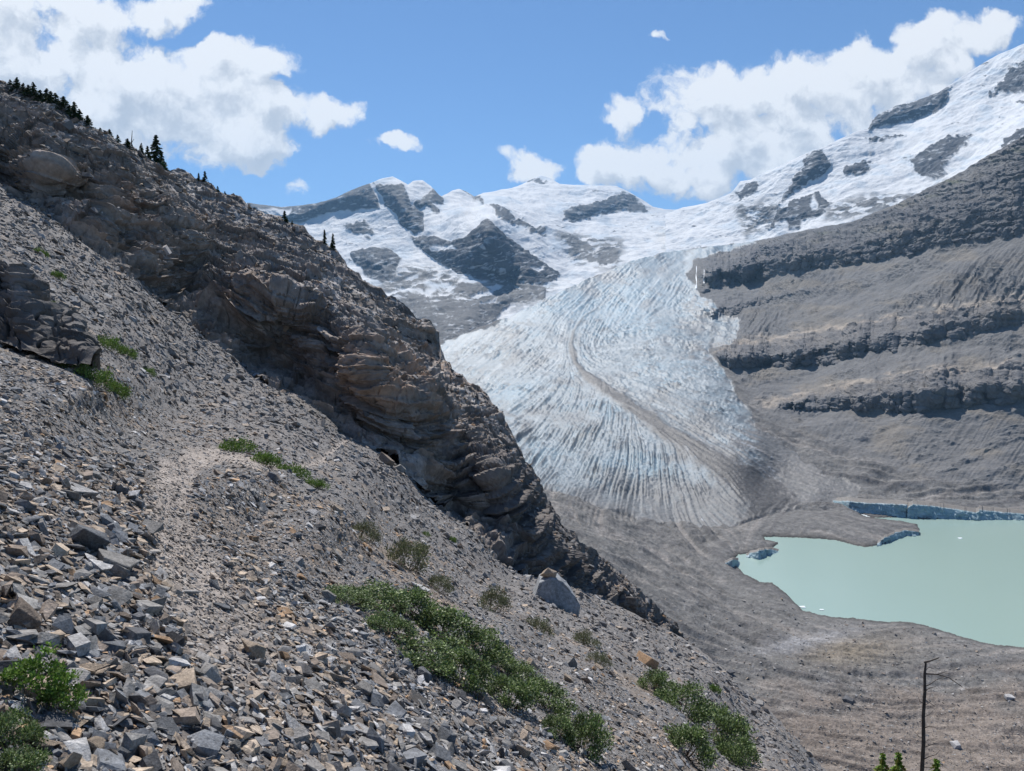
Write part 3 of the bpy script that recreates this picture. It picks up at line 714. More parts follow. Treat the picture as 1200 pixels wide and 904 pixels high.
rocks1 = [(c2([(30, 225), (130, 245), (190, 240), (300, 200), (400, 170), (420, 195), (445, 250), (380, 252), (330, 258), (270, 268), (190, 300), (120, 292), (30, 262)]), 1),
          (c2([(418, 170), (430, 190), (470, 176), (510, 180), (530, 230), (575, 270), (582, 325), (545, 340), (515, 310), (495, 275), (455, 240), (435, 205)]), 1),
          (c2([(600, 190), (637, 225), (635, 240), (605, 238), (622, 268), (605, 270), (588, 240), (560, 252), (545, 238), (575, 222)]), 1),
          (c2([(770, 285), (790, 295), (850, 350), (920, 410), (960, 430), (1000, 460), (990, 482), (900, 500), (800, 500), (740, 480), (690, 460), (640, 430), (590, 400), (530, 345), (600, 340), (650, 352), (700, 350), (735, 325)]), 1),
          (c2([(350, 390), (420, 373), (480, 380), (505, 410), (490, 470), (450, 488), (400, 465), (360, 420)]), 1),
          (c2([(480, 560), (560, 535), (700, 545), (800, 528), (960, 500), (950, 535), (820, 565), (800, 605), (760, 640), (640, 700), (560, 720), (480, 650)]), 1),
          (c2([(710, 200), (735, 205), (765, 235), (800, 250), (830, 255), (862, 285), (900, 300), (960, 330), (940, 342), (870, 305), (830, 300), (800, 262), (750, 235), (720, 225)]), .9),
          (c2([(980, 335), (1050, 340), (1110, 380), (1100, 405), (1040, 385), (1000, 360)]), .5), (c2([(1090, 390), (1196, 385), (1196, 430), (1120, 440)]), .4),
          (c2([(1000, 265), (1080, 240), (1196, 205), (1230, 215), (1300, 270), (1200, 265), (1120, 278), (1050, 300), (1010, 290)]), .75),
          (c2([(890, 175), (905, 155), (940, 150), (960, 168), (940, 182)]), .6), (c2([(700, 195), (712, 200), (735, 230), (715, 225)]), .9),
          (c2([(320, 300), (390, 290), (440, 320), (430, 340), (340, 330)]), .35)]
snows1 = [c2([(60, 250), (120, 258), (165, 253), (160, 272), (100, 276)]), c2([(408, 172), (425, 185), (445, 215), (462, 262), (448, 262), (430, 215)]), c2([(600, 372), (670, 366), (680, 380), (610, 385)]), c2([(905, 435), (945, 432), (948, 446), (912, 447)]),
          c2([(680, 495), (710, 460), (740, 478), (775, 488), (700, 490)]), c2([(620, 515), (668, 508), (660, 520), (622, 527)]), c2([(560, 528), (612, 500), (622, 508), (580, 530)]), c2([(750, 545), (800, 540), (800, 549), (752, 553)])]
greys1 = [c2([(430, 500), (520, 440), (600, 430), (680, 470), (760, 490), (960, 485), (980, 500), (960, 540), (820, 570), (640, 720), (300, 720), (380, 500)]), c2([(300, 470), (400, 480), (440, 520), (420, 600), (300, 600)]), c2([(980, 330), (1196, 350), (1196, 450), (1050, 430)])]
ctrl1 = [(180, 250, 6500), (180, 420, 3000), (290, 238, 6300), (350, 241, 6300), (420, 220, 6200), (460, 208, 6000), (538, 222, 6300), (420, 260, 5600), (460, 250, 5500), (500, 260, 5500), (350, 300, 5200), (420, 330, 4500), (420, 380, 3400), (500, 340, 4400), (500, 380, 3300), (550, 400, 2600), (480, 420, 2600), (560, 370, 3300), (620, 340, 3900), (640, 360, 3300),
         (575, 258, 4700), (575, 300, 4450), (600, 335, 4150), (540, 290, 4800), (640, 325, 4300), (540, 330, 4400), (530, 245, 5700), (560, 240, 6000), (600, 230, 6900), (640, 207, 8200), (620, 250, 6200), (660, 290, 5200), (700, 320, 4400), (740, 300, 4800), (700, 260, 6400), (700, 219, 7800), (760, 245, 7200), (760, 280, 5600), (800, 246, 7500), (800, 290, 5000), (880, 240, 7000), (880, 290, 4800), (960, 240, 7000), (960, 300, 4600), (700, 345, 3700), (780, 310, 4300)]
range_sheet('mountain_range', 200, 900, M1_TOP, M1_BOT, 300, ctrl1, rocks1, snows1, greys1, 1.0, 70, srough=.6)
c3 = lambda p: crop(p, 750, 0)
M3_TOP = [(780, 252), (800, 244), (830, 238), (845, 232), (858, 226), (868, 213), (880, 211), (900, 201), (925, 190), (945, 180), (952, 176), (962, 174), (985, 163), (1005, 154), (1018, 150), (1022, 141), (1030, 134), (1050, 125), (1075, 118), (1100, 109), (1112, 101), (1125, 92), (1145, 79), (1170, 64), (1200, 52), (1250, 28), (1310, 20), (1400, 60), (1560, 150)]
M3_BOT = [(780, 300), (880, 300), (940, 290), (1000, 280), (1060, 258), (1120, 230), (1200, 185), (1300, 135), (1560, 170)]
rocks3 = [(c3([(712, 402), (725, 370), (780, 335), (860, 310), (968, 265), (962, 310), (930, 350), (860, 372), (800, 388), (740, 400)]), .9),
          (c3([(538, 470), (565, 466), (580, 500), (602, 520), (560, 560), (500, 590), (450, 622), (420, 655), (330, 722), (370, 680), (440, 620), (480, 560), (515, 505)]), .85),
          (c3([(298, 602), (330, 580), (368, 566), (372, 600), (310, 640)]), .7),
          (c3([(430, 655), (500, 620), (550, 605), (604, 640), (560, 690), (500, 720), (400, 722), (420, 680)]), .8),
          (c3([(840, 500), (880, 470), (950, 430), (1035, 415), (1025, 460), (980, 500), (940, 562), (880, 562), (850, 540)]), .35),
          (c3([(630, 520), (700, 498), (724, 545), (640, 556)]), .6), (c3([(1075, 320), (1150, 205), (1196, 190), (1260, 200), (1260, 300), (1120, 300)]), .3),
          (c3([(1115, 455), (1196, 408), (1260, 380), (1260, 420), (1130, 472)]), .6), (c3([(700, 435), (800, 420), (830, 432), (760, 450), (700, 448)]), .6)]
greys3 = [c3([(590, 650), (700, 615), (880, 600), (960, 560), (900, 620), (720, 680), (580, 690)]), c3([(300, 650), (420, 620), (430, 700), (330, 740)])]
snows3 = [c3([(525, 640), (545, 610), (562, 660), (535, 662)]), c3([(430, 700), (460, 690), (470, 720), (420, 740)]), c3([(500, 690), (550, 684), (540, 720), (505, 725)])]
ctrl3 = [(780, 252, 6000), (780, 300, 4700), (850, 230, 5600), (850, 290, 4500), (900, 200, 5200), (900, 250, 4600), (900, 290, 4200), (965, 172, 4900), (965, 220, 4500), (965, 275, 3700), (1018, 150, 5000), (1050, 125, 5100), (1040, 180, 4500), (1040, 220, 4000), (1060, 255, 3400), (1120, 95, 4900), (1120, 150, 4300), (1120, 225, 3200), (1200, 52, 4600), (1200, 110, 4100), (1200, 180, 3000), (1300, 20, 4400), (1300, 140, 2900), (1560, 150, 4200), (1560, 170, 4000)]
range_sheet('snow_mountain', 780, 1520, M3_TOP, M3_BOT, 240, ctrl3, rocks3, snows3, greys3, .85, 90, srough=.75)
#@@REST0
# ================================================================== LAKE EDGE ICE
def strip_ice(name, label, top, bot, thick, seed, cat='ice cliff', rows=26, step=.6):
    X, Y_ = columns(top[0][0], top[-1][0], step, top, bot, rows)
    u, v = ray(X[-1], Y_[-1]); Yl = LAKE_Z / v
    ub, vb = ray(X[0], Y_[0])
    P = at(X, Y_, np.broadcast_to(Yl, X.shape) * (1 + np.linspace(.006, 0, rows)[:, None]))
    n = fbm(P, (9, 9, 12), 4, seed=seed) * 4 + ridged(P, (5, 9, 16), 3, seed=seed + 1) * 2.2
    P[..., 1] -= n
    P[-1, :, 2] = LAKE_Z - 1
    c = np.zeros(P.shape) + (.22, .32, .355)
    c = cmix(c, (.40, .49, .52), sstep(-.1, .4, fbm(P, (12, 12, 4), 4, seed=seed + 2)) * .7)
    c = cmix(c, (.13, .15, .16), sstep(.15, .4, fbm(P, (16, 16, 2.4), 4, seed=seed + 3)) * .7)
    # lid running back from the lip
    lid = []
    for k in range(5, 0, -1):
        q = P[0].copy(); q[:, 1] += thick * k / 5; q[:, 2] += .4 * k / 5 - (3 if k == 5 else 0); q[:, 0] += q[:, 0] / q[:, 1] * thick * k / 5; lid.append(q)
    P = np.concatenate([np.array(lid), P]); c = np.concatenate([np.zeros((5, X.shape[1], 3)) + (.16, .145, .13), c])
    o = grid_obj(name, P, c, M['ice'])
    return tag(o, label, cat)
c9 = lambda p: crop(p, 750, 564)
strip_ice('ice_cliff', 'blue ice wall at the back of the narrow inlet behind the gravel tongue', c9([(598, 62), (650, 64), (720, 70), (780, 72), (828, 74)]), c9([(598, 72), (650, 98), (720, 106), (780, 110), (828, 114)]), 30, 200)
strip_ice('ice_cliff', 'long blue ice wall with a dark cave rising from the far lake shore', c9([(832, 82), (850, 74), (900, 78), (960, 86), (1000, 92), (1045, 100), (1060, 92), (1100, 96), (1196, 104), (1400, 112)]), c9([(832, 116), (900, 116), (960, 117), (1040, 122), (1100, 120), (1196, 121), (1400, 122)]), 30, 210)
strip_ice('ice_cliff', 'pale blue ice edge under the tip of the gravel tongue', c9([(738, 198), (760, 176), (800, 160), (830, 153), (866, 158)]), c9([(738, 205), (770, 192), (800, 180), (830, 171), (866, 170)]), 12, 220)
strip_ice('ice_cliff', 'small dark blue ice edge at the left corner of the lake', c9([(262, 255), (285, 244), (304, 246)]), c9([(262, 272), (285, 280), (304, 262)]), 10, 230)
strip_ice('ice_cliff', 'small grey-blue ice edge between the lake corner and the gravel tongue', c9([(330, 232), (370, 216), (400, 212), (430, 218)]), c9([(330, 238), (370, 243), (400, 232), (430, 221)]), 10, 240)

def hull_mesh(n, fl, seed, blocky=False, pts=None):
    r = np.random.default_rng(seed); bm = bmesh.new()
    if pts is not None: P_ = pts
    elif blocky:
        base = np.array([(a, b, c) for a in (-1, 1) for b in (-1, 1) for c in (-1, 1)], float) * .8
        P_ = base + r.normal(size=base.shape) * (.28, .28, .10)
        P_ = np.concatenate([P_, r.normal(size=(max(n - 8, 0), 3)) * .55])
    else:
        P_ = r.normal(size=(n, 3)); P_ /= np.linalg.norm(P_, axis=1)[:, None]; P_ *= r.uniform(.75, 1.1, (n, 1))
    if pts is None: P_ = P_ * (1, r.uniform(.6, .95), fl)
    for p in P_: bm.verts.new(p)
    res = bmesh.ops.convex_hull(bm, input=bm.verts)
    junk = [e for e in res['geom_interior'] if isinstance(e, bmesh.types.BMVert)]
    if junk: bmesh.ops.delete(bm, geom=junk, context='VERTS')
    return bm
def to_np(bm):
    bmesh.ops.triangulate(bm, faces=bm.faces[:]); bm.verts.index_update()
    V = np.array([v.co[:] for v in bm.verts]); Fc = np.array([[v.index for v in f.verts] for f in bm.faces]); bm.free()
    s = np.abs(V).max(); return V / s * .5, Fc
SLATE, GREY, PALE, TAN, BROWN, OCHRE, DARK = (.15, .155, .165), (.215, .205, .195), (.36, .35, .345), (.33, .265, .205), (.21, .17, .14), (.34, .225, .14), (.095, .095, .10)
PAL = np.array([SLATE, GREY, PALE, TAN, BROWN, OCHRE, DARK])
TEMPL = [to_np(hull_mesh(9 + k % 4, (.16, .26, .4, .2)[k % 4], 300 + k, k % 4 != 1)) for k in range(20)]
def frames(n, jit):
    """rotations that lay a template on normals n, spun at random and tilted by jit"""
    k = len(n); n = n + RNG.normal(size=n.shape) * jit[:, None]; n /= np.linalg.norm(n, axis=1)[:, None]
    a = RNG.normal(size=n.shape); x = np.cross(a, n); x /= np.linalg.norm(x, axis=1)[:, None]; y = np.cross(n, x)
    return np.stack([x, y, n], -1)
def scatter(name, P, Nn, S, C, jit, mat=None, sink=.12):
    Vs, Fs, Cs = [], [], []; base = 0; R_ = frames(Nn, jit); t = RNG.integers(0, len(TEMPL), len(P))
    for k, (V, Fc) in enumerate(TEMPL):
        m = t == k
        if not m.any(): continue
        W_ = np.einsum('nij,vj->nvi', R_[m], V) * S[m][:, None, None] + (P[m] + Nn[m] * (S[m] * sink)[:, None])[:, None]
        nn = int(m.sum()); Vs.append(W_.reshape(-1, 3)); Cs.append(np.repeat(C[m], len(V), 0))
        Fs.append((Fc[None] + (np.arange(nn) * len(V))[:, None, None]).reshape(-1, 3) + base); base += nn * len(V)
    return tag(mesh_obj(name, np.concatenate(Vs), np.concatenate(Fs), mat or M['stone'], np.concatenate(Cs)), kind='stuff')
def colours(p, tanw):
    w = np.stack([.28 - .1 * tanw, .30 + 0 * tanw, .13 + 0 * tanw, .07 + .22 * tanw, .12 + .15 * tanw, .01 + .03 * tanw, .10 + 0 * tanw], 1)
    w /= w.sum(1, keepdims=True); cs = w.cumsum(1); i = (RNG.random(len(p))[:, None] > cs).sum(1).clip(0, 6)
    return PAL[i] * RNG.uniform(.75, 1.25, (len(p), 1))
# --- the loose stones
n = 560000
x = RNG.uniform(-160, 1150, n); y = RNG.uniform(200, 1250, n)
tp = np.interp(x, _pxs, _top)
ok = y > tp + np.where(x > 690, 2, 18); x, y = x[ok], y[ok]
p, nn, tr = near_point(x, y); d = p[:, 1]; pxm = d / F
zone = sstep(22, 34, d)
fine = sstep(560, 700, x) * sstep(26, 12, d) * .5
s0 = np.maximum(.022 + .008 * fbm(p, 1.5, 2, seed=80) + .012 * sstep(6.5, 3, d), 2.0 * pxm) * (1 - tr * .25)
keep = RNG.random(len(x)) < (3.0 / (s0 / pxm)) ** 2 * (1 - .45 * zone * (fbm(p / (1, 2.2, 1), 2.5, 3, seed=81) < .12)) * (1 - .45 * tr) * np.where((y > 1000) | (x < -60), .5, 1)
x, y, p, nn, tr, d, pxm, s0, zone = (q[keep] for q in (x, y, p, nn, tr, d, pxm, s0, zone))
S = s0 * (1 - RNG.random(len(x)) * .985) ** -.48
S = S * (1 - .22 * (1 - zone))
S = np.minimum(S, np.interp(d, [2, 6, 15, 80], [.125, .19, .33, 1.0]) * (1 - .7 * tr))
tanw = np.clip(sstep(-.1, .35, fbm(p, (3, 3, 3), 3, seed=82)) * (1 - zone * .8) * .9 + .15 + .25 * sstep(560, 700, x) * (1 - zone), 0, 1)
C_ = colours(p, tanw) * 1.12; C_ = C_ * (1 - .6 * tr[:, None]) + .6 * tr[:, None] * np.array((.36, .32, .285)) ; C_ = C_ * (1 - .5 * zone[:, None]) + .5 * zone[:, None] * np.array((.20, .19, .185))
scatter('scree_stones', p, nn, S, C_, np.full(len(x), .38))
log('stones', len(x))
# --- rubble on the gentler rock above and on the ledges of the ridge
n = 60000
r_ = RNG.integers(3, RC - 3, n); q_ = RNG.integers(200, Pcf.shape[1] - 2, n)
NNc = normals(Pcf); nz_ = NNc[r_, q_, 2]; relr = r_ / RC
keep = (nz_ > .45) & (RNG.random(n) < np.clip(1.05 - relr * 1.3, .12, 1) * .5)
r_, q_ = r_[keep], q_[keep]; p = Pcf[r_, q_]; nn = NNc[r_, q_]
S = .22 * (1 - RNG.random(len(p)) * .98) ** -.42
C_ = colours(p, np.full(len(p), .25)) * np.array((.95, .9, .86)); 


scatter('ridge_rubble', p, nn, S, C_ * .95, np.full(len(p), .45))
# --- stones on the valley floor
n = 26000
x = RNG.uniform(660, 1260, n); y = 700 + 260 * RNG.random(n) ** .7
j = np.searchsorted(VX[0], x).clip(1, VX.shape[1] - 1); i = np.array([np.searchsorted(VY[:, a], b) for a, b in zip(j, y)]).clip(1, RV - 2)
ok = (sdist(x, y, LAKE) < -5); i, j = i[ok], j[ok]
p = Pv[i, j]; nn = np.broadcast_to(np.array((0, -.1, 1.)), p.shape).copy()
S = .42 * p[:, 1] / 400 * (1 - RNG.random(len(p)) * .99) ** -.4
scatter('valley_stones', p, nn, S, colours(p, np.full(len(p), .3)) * .8 + np.array((.05, .045, .04)), np.full(len(p), .5))
log('rubble')

# --- single rocks
def rock_data(flat, colr, seed, blocky=True, rough=.03, bev=.045, pts_=13, pts=None):
    bm = hull_mesh(pts_, flat, seed, blocky, pts)
    bmesh.ops.bevel(bm, geom=bm.edges[:] , offset=bev, segments=1, affect='EDGES', clamp_overlap=True)
    bmesh.ops.triangulate(bm, faces=bm.faces[:])
    bmesh.ops.subdivide_edges(bm, edges=bm.edges[:], cuts=1, use_grid_fill=True)
    V, Fc = to_np(bm)
    nv = V / (np.linalg.norm(V, axis=1, keepdims=True) + 1e-9)
    V = V + nv * (fbm(V, .35, 3, seed=seed * .01) * rough * 1.6 + fbm(V, .09, 2, seed=seed * .02) * rough * .5)[:, None]
    me = bpy.data.meshes.new('rock'); me.from_pydata(V.tolist(), [], Fc.tolist()); me.shade_flat()
    a = me.attributes.new('Col', 'FLOAT_COLOR', 'POINT'); cc = np.ones((len(V), 4), np.float32)
    k = sstep(-.3, .4, fbm(V, .3, 3, seed=seed * .03))[:, None]; cc[:, :3] = np.array(colr) * (.82 + .36 * k); a.data.foreach_set('color', cc.ravel())
    me.materials.append(M['stone']); return me
CN = {'slate-blue': SLATE, 'mid grey': GREY, 'pale grey': PALE, 'tan': TAN, 'brown': BROWN, 'ochre': OCHRE, 'near-black': DARK}
SHN = {'thin slab': .22, 'flat block': .4, 'angular block': .7, 'wedge': .5}
cache = {}
def get_rock(cn, sh, v):
    k = (cn, sh, v)
    if k not in cache: cache[k] = rock_data(SHN[sh], CN[cn], 500 + v * 31 + list(SHN).index(sh) * 7, sh != 'wedge')
    return cache[k]
LAND = []
placed = []
def put_rock(px, py, wpx, cn, sh, label, v=0, group='loose rocks on the scree slope', tilt=.2, spin=None, name='rock', stretch=(1, 1, 1), rnd=random):
    p, n_, _ = near_point([px], [py]); p, n_ = Vector(p[0]), Vector(n_[0])
    o = bpy.data.objects.new(name, get_rock(cn, sh, v)); COL.objects.link(o)
    s = wpx * p.y / F * 1.06
    n_ = (n_ + Vector([rnd.gauss(0, tilt) for _ in range(3)])).normalized()
    q = n_.to_track_quat('Z', 'Y') @ Matrix.Rotation(rnd.uniform(0, 6.28) if spin is None else spin, 3, 'Z').to_quaternion()
    o.rotation_euler = q.to_euler(); o.scale = tuple(s * k for k in stretch)
    o.location = p + n_ * s * SHN[sh] * .22 * stretch[2]
    placed.append((px, py, wpx)); return tag(o, label, 'rock', group)
HAND = [(97, 641, 44, 'slate-blue', 'angular block', 'dark slate-blue angular block left of the trail, above the long grey slab', 1),
 (134, 670, 52, 'mid grey', 'flat block', 'large flat-topped grey slab just left of the trail below the dark block', 2),
 (79, 664, 26, 'tan', 'flat block', 'small tan flat rock between the dark slate block and the left edge', 3),
 (25, 730, 42, 'brown', 'angular block', 'rounded brown block at the left edge above the leafy bush', 0),
 (103, 787, 44, 'tan', 'thin slab', 'broad flat tan slab right of the bush at lower left', 1),
 (50, 866, 46, 'tan', 'thin slab', 'tilted tan slab half under the bush in the bottom left corner', 2),
 (112, 874, 34, 'tan', 'flat block', 'pinkish tan block right of the tilted slab at the bottom left', 0),
 (347, 864, 50, 'pale grey', 'thin slab', 'pale grey pointed slab at bottom centre, brightest of the foreground slabs', 3),
 (422, 866, 50, 'pale grey', 'thin slab', 'pale flat slab with a small stone lying on it, bottom centre', 1),
 (192, 858, 34, 'slate-blue', 'thin slab', 'slate-blue long thin slab at the bottom left of centre', 2),
 (298, 768, 32, 'tan', 'angular block', 'squarish tan block standing in grey rubble, centre of the foreground', 1),
 (336, 722, 24, 'ochre', 'flat block', 'small orange-brown rock right of the trail above the grey rubble', 1),
 (88, 579, 36, 'pale grey', 'thin slab', 'long narrow pale slab lying left of the trail bend', 0),
 (757, 779, 28, 'ochre', 'angular block', 'bright ochre block above the dense shrub at right', 2),
 (733, 768, 22, 'tan', 'thin slab', 'flat tan slab left of the bright ochre block', 3),
 (787, 799, 18, 'mid grey', 'flat block', 'grey flat rock right of the ochre block', 3),
 (566, 825, 20, 'tan', 'angular block', 'tan cube-like block below the long shrub band', 3),
 (223, 692, 30, 'pale grey', 'thin slab', 'pale slab lying across the lower edge of the trail', 1),
 (175, 623, 26, 'mid grey', 'flat block', 'grey block at the left rim of the trail', 2),
 (262, 708, 26, 'slate-blue', 'thin slab', 'slate slab lying right of the trail above the grey rubble', 0),
 (383, 706, 20, 'mid grey', 'angular block', 'grey block touching the upper end of the shrub band', 1),
 (490, 693, 24, 'pale grey', 'flat block', 'pale stone between the dry bush and the shrub band', 2),
 (460, 830, 30, 'brown', 'wedge', 'brown wedge of rock below the shrub band', 1),
 (245, 820, 30, 'pale grey', 'flat block', 'pale grey block in the rubble left of the tan block', 1),
 (392, 800, 28, 'tan', 'flat block', 'tan flat rock in the rubble between trail foot and shrub band', 2),
 (520, 870, 26, 'slate-blue', 'angular block', 'slate-blue block at the bottom edge under the shrub band', 3),
 (640, 875, 22, 'ochre', 'flat block', 'small ochre rock at the bottom edge right of the shrub band', 1),
 (300, 840, 22, 'ochre', 'wedge', 'small rust-coloured wedge among the pale foreground slabs', 0)]
for px_, py_, w_px, cn, sh, lb, v in HAND: put_rock(px_, py_, w_px, cn, sh, lb, v)
# the big pale boulder with its cap stone
_of = [(-.5, -.02), (-.33, .30), (-.10, .40), (.10, .36), (.36, .08), (.5, -.16), (.45, -.38), (.22, -.44), (-.35, -.34)]
_r = np.random.default_rng(5)
_pp = [(a * 1.0, -.26 + .10 * b, b) for a, b in _of] + [(a * .85 + .02, .30 + .08 * b, b * .9 + .03) for a, b in _of] + [(-.1, -.36, -.05), (.2, -.38, -.2), (-.32, -.33, -.12)]
BOULDER = rock_data(1, (.26, .27, .285), 41, False, .035, .03, 10, pts=np.array(_pp) + _r.normal(size=(len(_pp), 3)) * .015)
o = put_rock(648, 706, 54, 'pale grey', 'angular block', 'largest boulder, smooth pale blue-grey, sitting at the brink of the slope', 1, None, .05, 1.9, 'boulder', (1, .8, .95))
o['category'] = 'boulder'; o.data = BOULDER; o.rotation_euler = (0, 0, .12); o.scale = (o.scale.x,) * 3; o.scale *= 1.05; o.location.z += .08 * o.scale.x; bp_ = o.location.copy(); bs = o.scale.x
o2 = put_rock(655, 681, 11, 'tan', 'angular block', 'small tan stone perched on top of the big pale boulder', 2)
o2.location = bp_ + Vector((-.12 * bs, -.06 * bs, .42 * bs))
put_rock(452, 541, 20, 'brown', 'angular block', 'larger brown block fallen at the foot of the ridge below the overhanging ledge', 2, None, .1)
put_rock(467, 552, 14, 'mid grey', 'angular block', 'smaller grey block fallen beside the brown one at the foot of the ridge', 3, None, .1)
# overhanging ledge block at the foot of the ridge
blk = bpy.data.objects.new('rock_block', get_rock('ochre', 'flat block', 5)); COL.objects.link(blk)
blk.data = rock_data(.28, (.23, .16, .11), 777); blk.scale = (3.9, 3.4, 3.6); blk.rotation_euler = (.06, .10, .3)
blk.location = at(432, 497, 66.5).tolist(); tag(blk, 'overhanging orange ledge block at the foot of the ridge by the trail', 'rock')
# numbered by nothing: the rest of the big loose rocks
LANDM = [(97, 641, 'the dark slate block'), (134, 670, 'the large grey slab'), (45, 830, 'the leafy bush at lower left'), (103, 787, 'the broad tan slab'), (347, 864, 'the pale pointed slab'), (422, 866, 'the slab carrying a stone'), (298, 768, 'the squarish tan block'),
         (210, 640, 'the pale trail'), (225, 560, 'the trail bend'), (270, 740, 'the foot of the trail'), (430, 720, 'the upper shrub band'), (560, 790, 'the middle shrub band'), (670, 860, 'the lower shrub band'), (648, 706, 'the big pale boulder'), (757, 779, 'the bright ochre block'), (820, 850, 'the dense right-hand shrub'),
         (470, 660, 'the dry olive bush'), (100, 445, 'the grassy tuft under the outcrop'), (320, 550, 'the green grass strip'), (60, 600, 'the left slope edge'), (20, 520, 'the left outcrop foot'), (190, 858, 'the slate-blue foreground slab')]
SZ = [(16, 'big'), (11, 'medium'), (0, 'small')]
used = set(); rr = random.Random(11); cnt = 0; tries = 0
while cnt < 250 and tries < 60000:
    tries += 1
    px_ = rr.uniform(-5, 800); py_ = rr.uniform(440, 915)
    if py_ < np.interp(px_, sh_px, sh_py) + 12: continue
    near = sstep(430, 860, py_ - max(0, px_ - 300) * .25); w_px = (7 + 10 * near) * rr.uniform(.75, 1.6)
    p_, _, tr_ = near_point([px_], [py_])
    if tr_[0] > .35 and rr.random() > .12: continue
    if px_ > 380 and abs(py_ - np.interp(px_, [380, 700], [705, 870])) < 30: continue
    if px_ > 560 and rr.random() < .6: continue
    if any((a - px_) ** 2 + (b - py_) ** 2 < (.55 * (c_ + w_px)) ** 2 for a, b, c_ in placed): continue
    cn = rr.choice(['slate-blue', 'slate-blue', 'mid grey', 'mid grey', 'pale grey', 'pale grey', 'tan', 'tan', 'brown', 'near-black', 'ochre'] if py_ > 600 else ['slate-blue', 'mid grey', 'mid grey', 'tan', 'brown', 'pale grey'])
    sh = rr.choice(list(SHN)); L_ = min(LANDM, key=lambda q: (q[0] - px_) ** 2 + (q[1] - py_) ** 2)
    dx, dy = px_ - L_[0], py_ - L_[1]
    dr_ = ('just ' if math.hypot(dx, dy) < 38 else '') + ('right of' if dx > abs(dy) else 'left of' if -dx > abs(dy) else 'below' if dy > 0 else 'above')
    sz = next(t for q, t in SZ if w_px >= q)
    lb = f'{sz} {cn} {sh} {dr_} {L_[2]}'
    if lb in used: continue
    used.add(lb); put_rock(px_, py_, w_px, cn, sh, lb, rr.randrange(4), tilt=.28, rnd=rr); cnt += 1
log('rocks', cnt)
# a few stones one can pick out on the valley floor, and floating ice
def valley_rock(px_, py_, w, cn, label):
    p = valley_z(px_, py_); s = w * p[1] / F
    o = bpy.data.objects.new('boulder', get_rock(cn, 'angular block', 1)); COL.objects.link(o); o.scale = (s, s, s * .8); o.location = (p[0], p[1], p[2] + s * .15); o.rotation_euler = (0, 0, px_)
    tag(o, label, 'boulder', 'boulders on the valley floor')
valley_rock(995, 827, 15, 'near-black', 'dark boulder lying alone on the valley floor left of the dead tree')
valley_rock(1120, 876, 13, 'pale grey', 'pale boulder on the valley floor right of the dead tree trunk')
valley_rock(855, 787, 11, 'near-black', 'dark boulder on gravel below the rock ridge end')
valley_rock(1181, 823, 12, 'pale grey', 'whitish boulder on the gravel near the right edge')
def floe(px_, py_, w, label, hgt=.35):
    u, v = ray(px_, py_); Y = LAKE_Z / v; p = at(px_, py_, Y); s = w * Y / F
    me = rock_data(hgt, (.72, .78, .80), int(px_ * 3), True); me.materials.clear(); me.materials.append(M['ice'])
    o = bpy.data.objects.new('ice_floe', me); COL.objects.link(o); o.scale = (s, s, s); o.location = (p[0], p[1], LAKE_Z + s * hgt * .1)
    tag(o, label, 'ice floe', 'ice floes on the lake')
floe(1172, 761, 20, 'white ice floe stranded at the near shore by the right edge', .12)
floe(1010, 605, 26, 'flat white ice sheet lying in the inlet under the ice wall', .05)
floe(1125, 631, 5, 'tiny lone ice floe in the middle of the lake')
floe(941, 712, 8, 'small ice floe at the near shore, left side of the lake', .2)
floe(963, 715, 6, 'second small ice floe along the near shore, just right of another', .2)
# meltwater falls over the dark step beside the icefall
mw = bpy.data.materials.new('white_water'); nt = nodes_of(mw); _o = nt.nodes.new('ShaderNodeOutputMaterial'); _b = nt.nodes.new('ShaderNodeBsdfPrincipled'); _b.inputs['Base Color'].default_value = (.75, .8, .84, 1); _b.inputs['Roughness'].default_value = .5; nt.links.new(_b.outputs[0], _o.inputs[0])
def fall(px_, y0, y1, w, label):
    j = int(np.argmin(np.abs(VX[0] - px_))); i0 = int(np.argmin(np.abs(VY[:, j] - y0))); i1 = int(np.argmin(np.abs(VY[:, j] - y1)))
    V = []; Fc = []
    for k, i in enumerate(range(i0, i1, 2)):
        q = at(px_ + math.sin(k * .7) * .25, VY[i, j], Pv[i, j - 2:j + 3, 1].min() - 4); hw = w * (1 + .5 * math.sin(k * .9)) * (.6 + .6 * k / 10)
        for a, b in ((-hw, 0), (0, -1.5), (hw, 0)): V.append((q[0] + a, q[1] + b, q[2]))
        if k:
            o_ = (k - 1) * 3; Fc += [(o_, o_ + 1, o_ + 4, o_ + 3), (o_ + 1, o_ + 2, o_ + 5, o_ + 4)]
    tag(mesh_obj('waterfall', V, Fc, mw), label, 'waterfall', 'meltwater falls beside the icefall')
fall(816, 312, 340, 1.3, 'left and taller of two thin white waterfalls beside the icefall')
fall(825, 316, 337, 1.0, 'right and fainter of two thin white waterfalls beside the icefall')

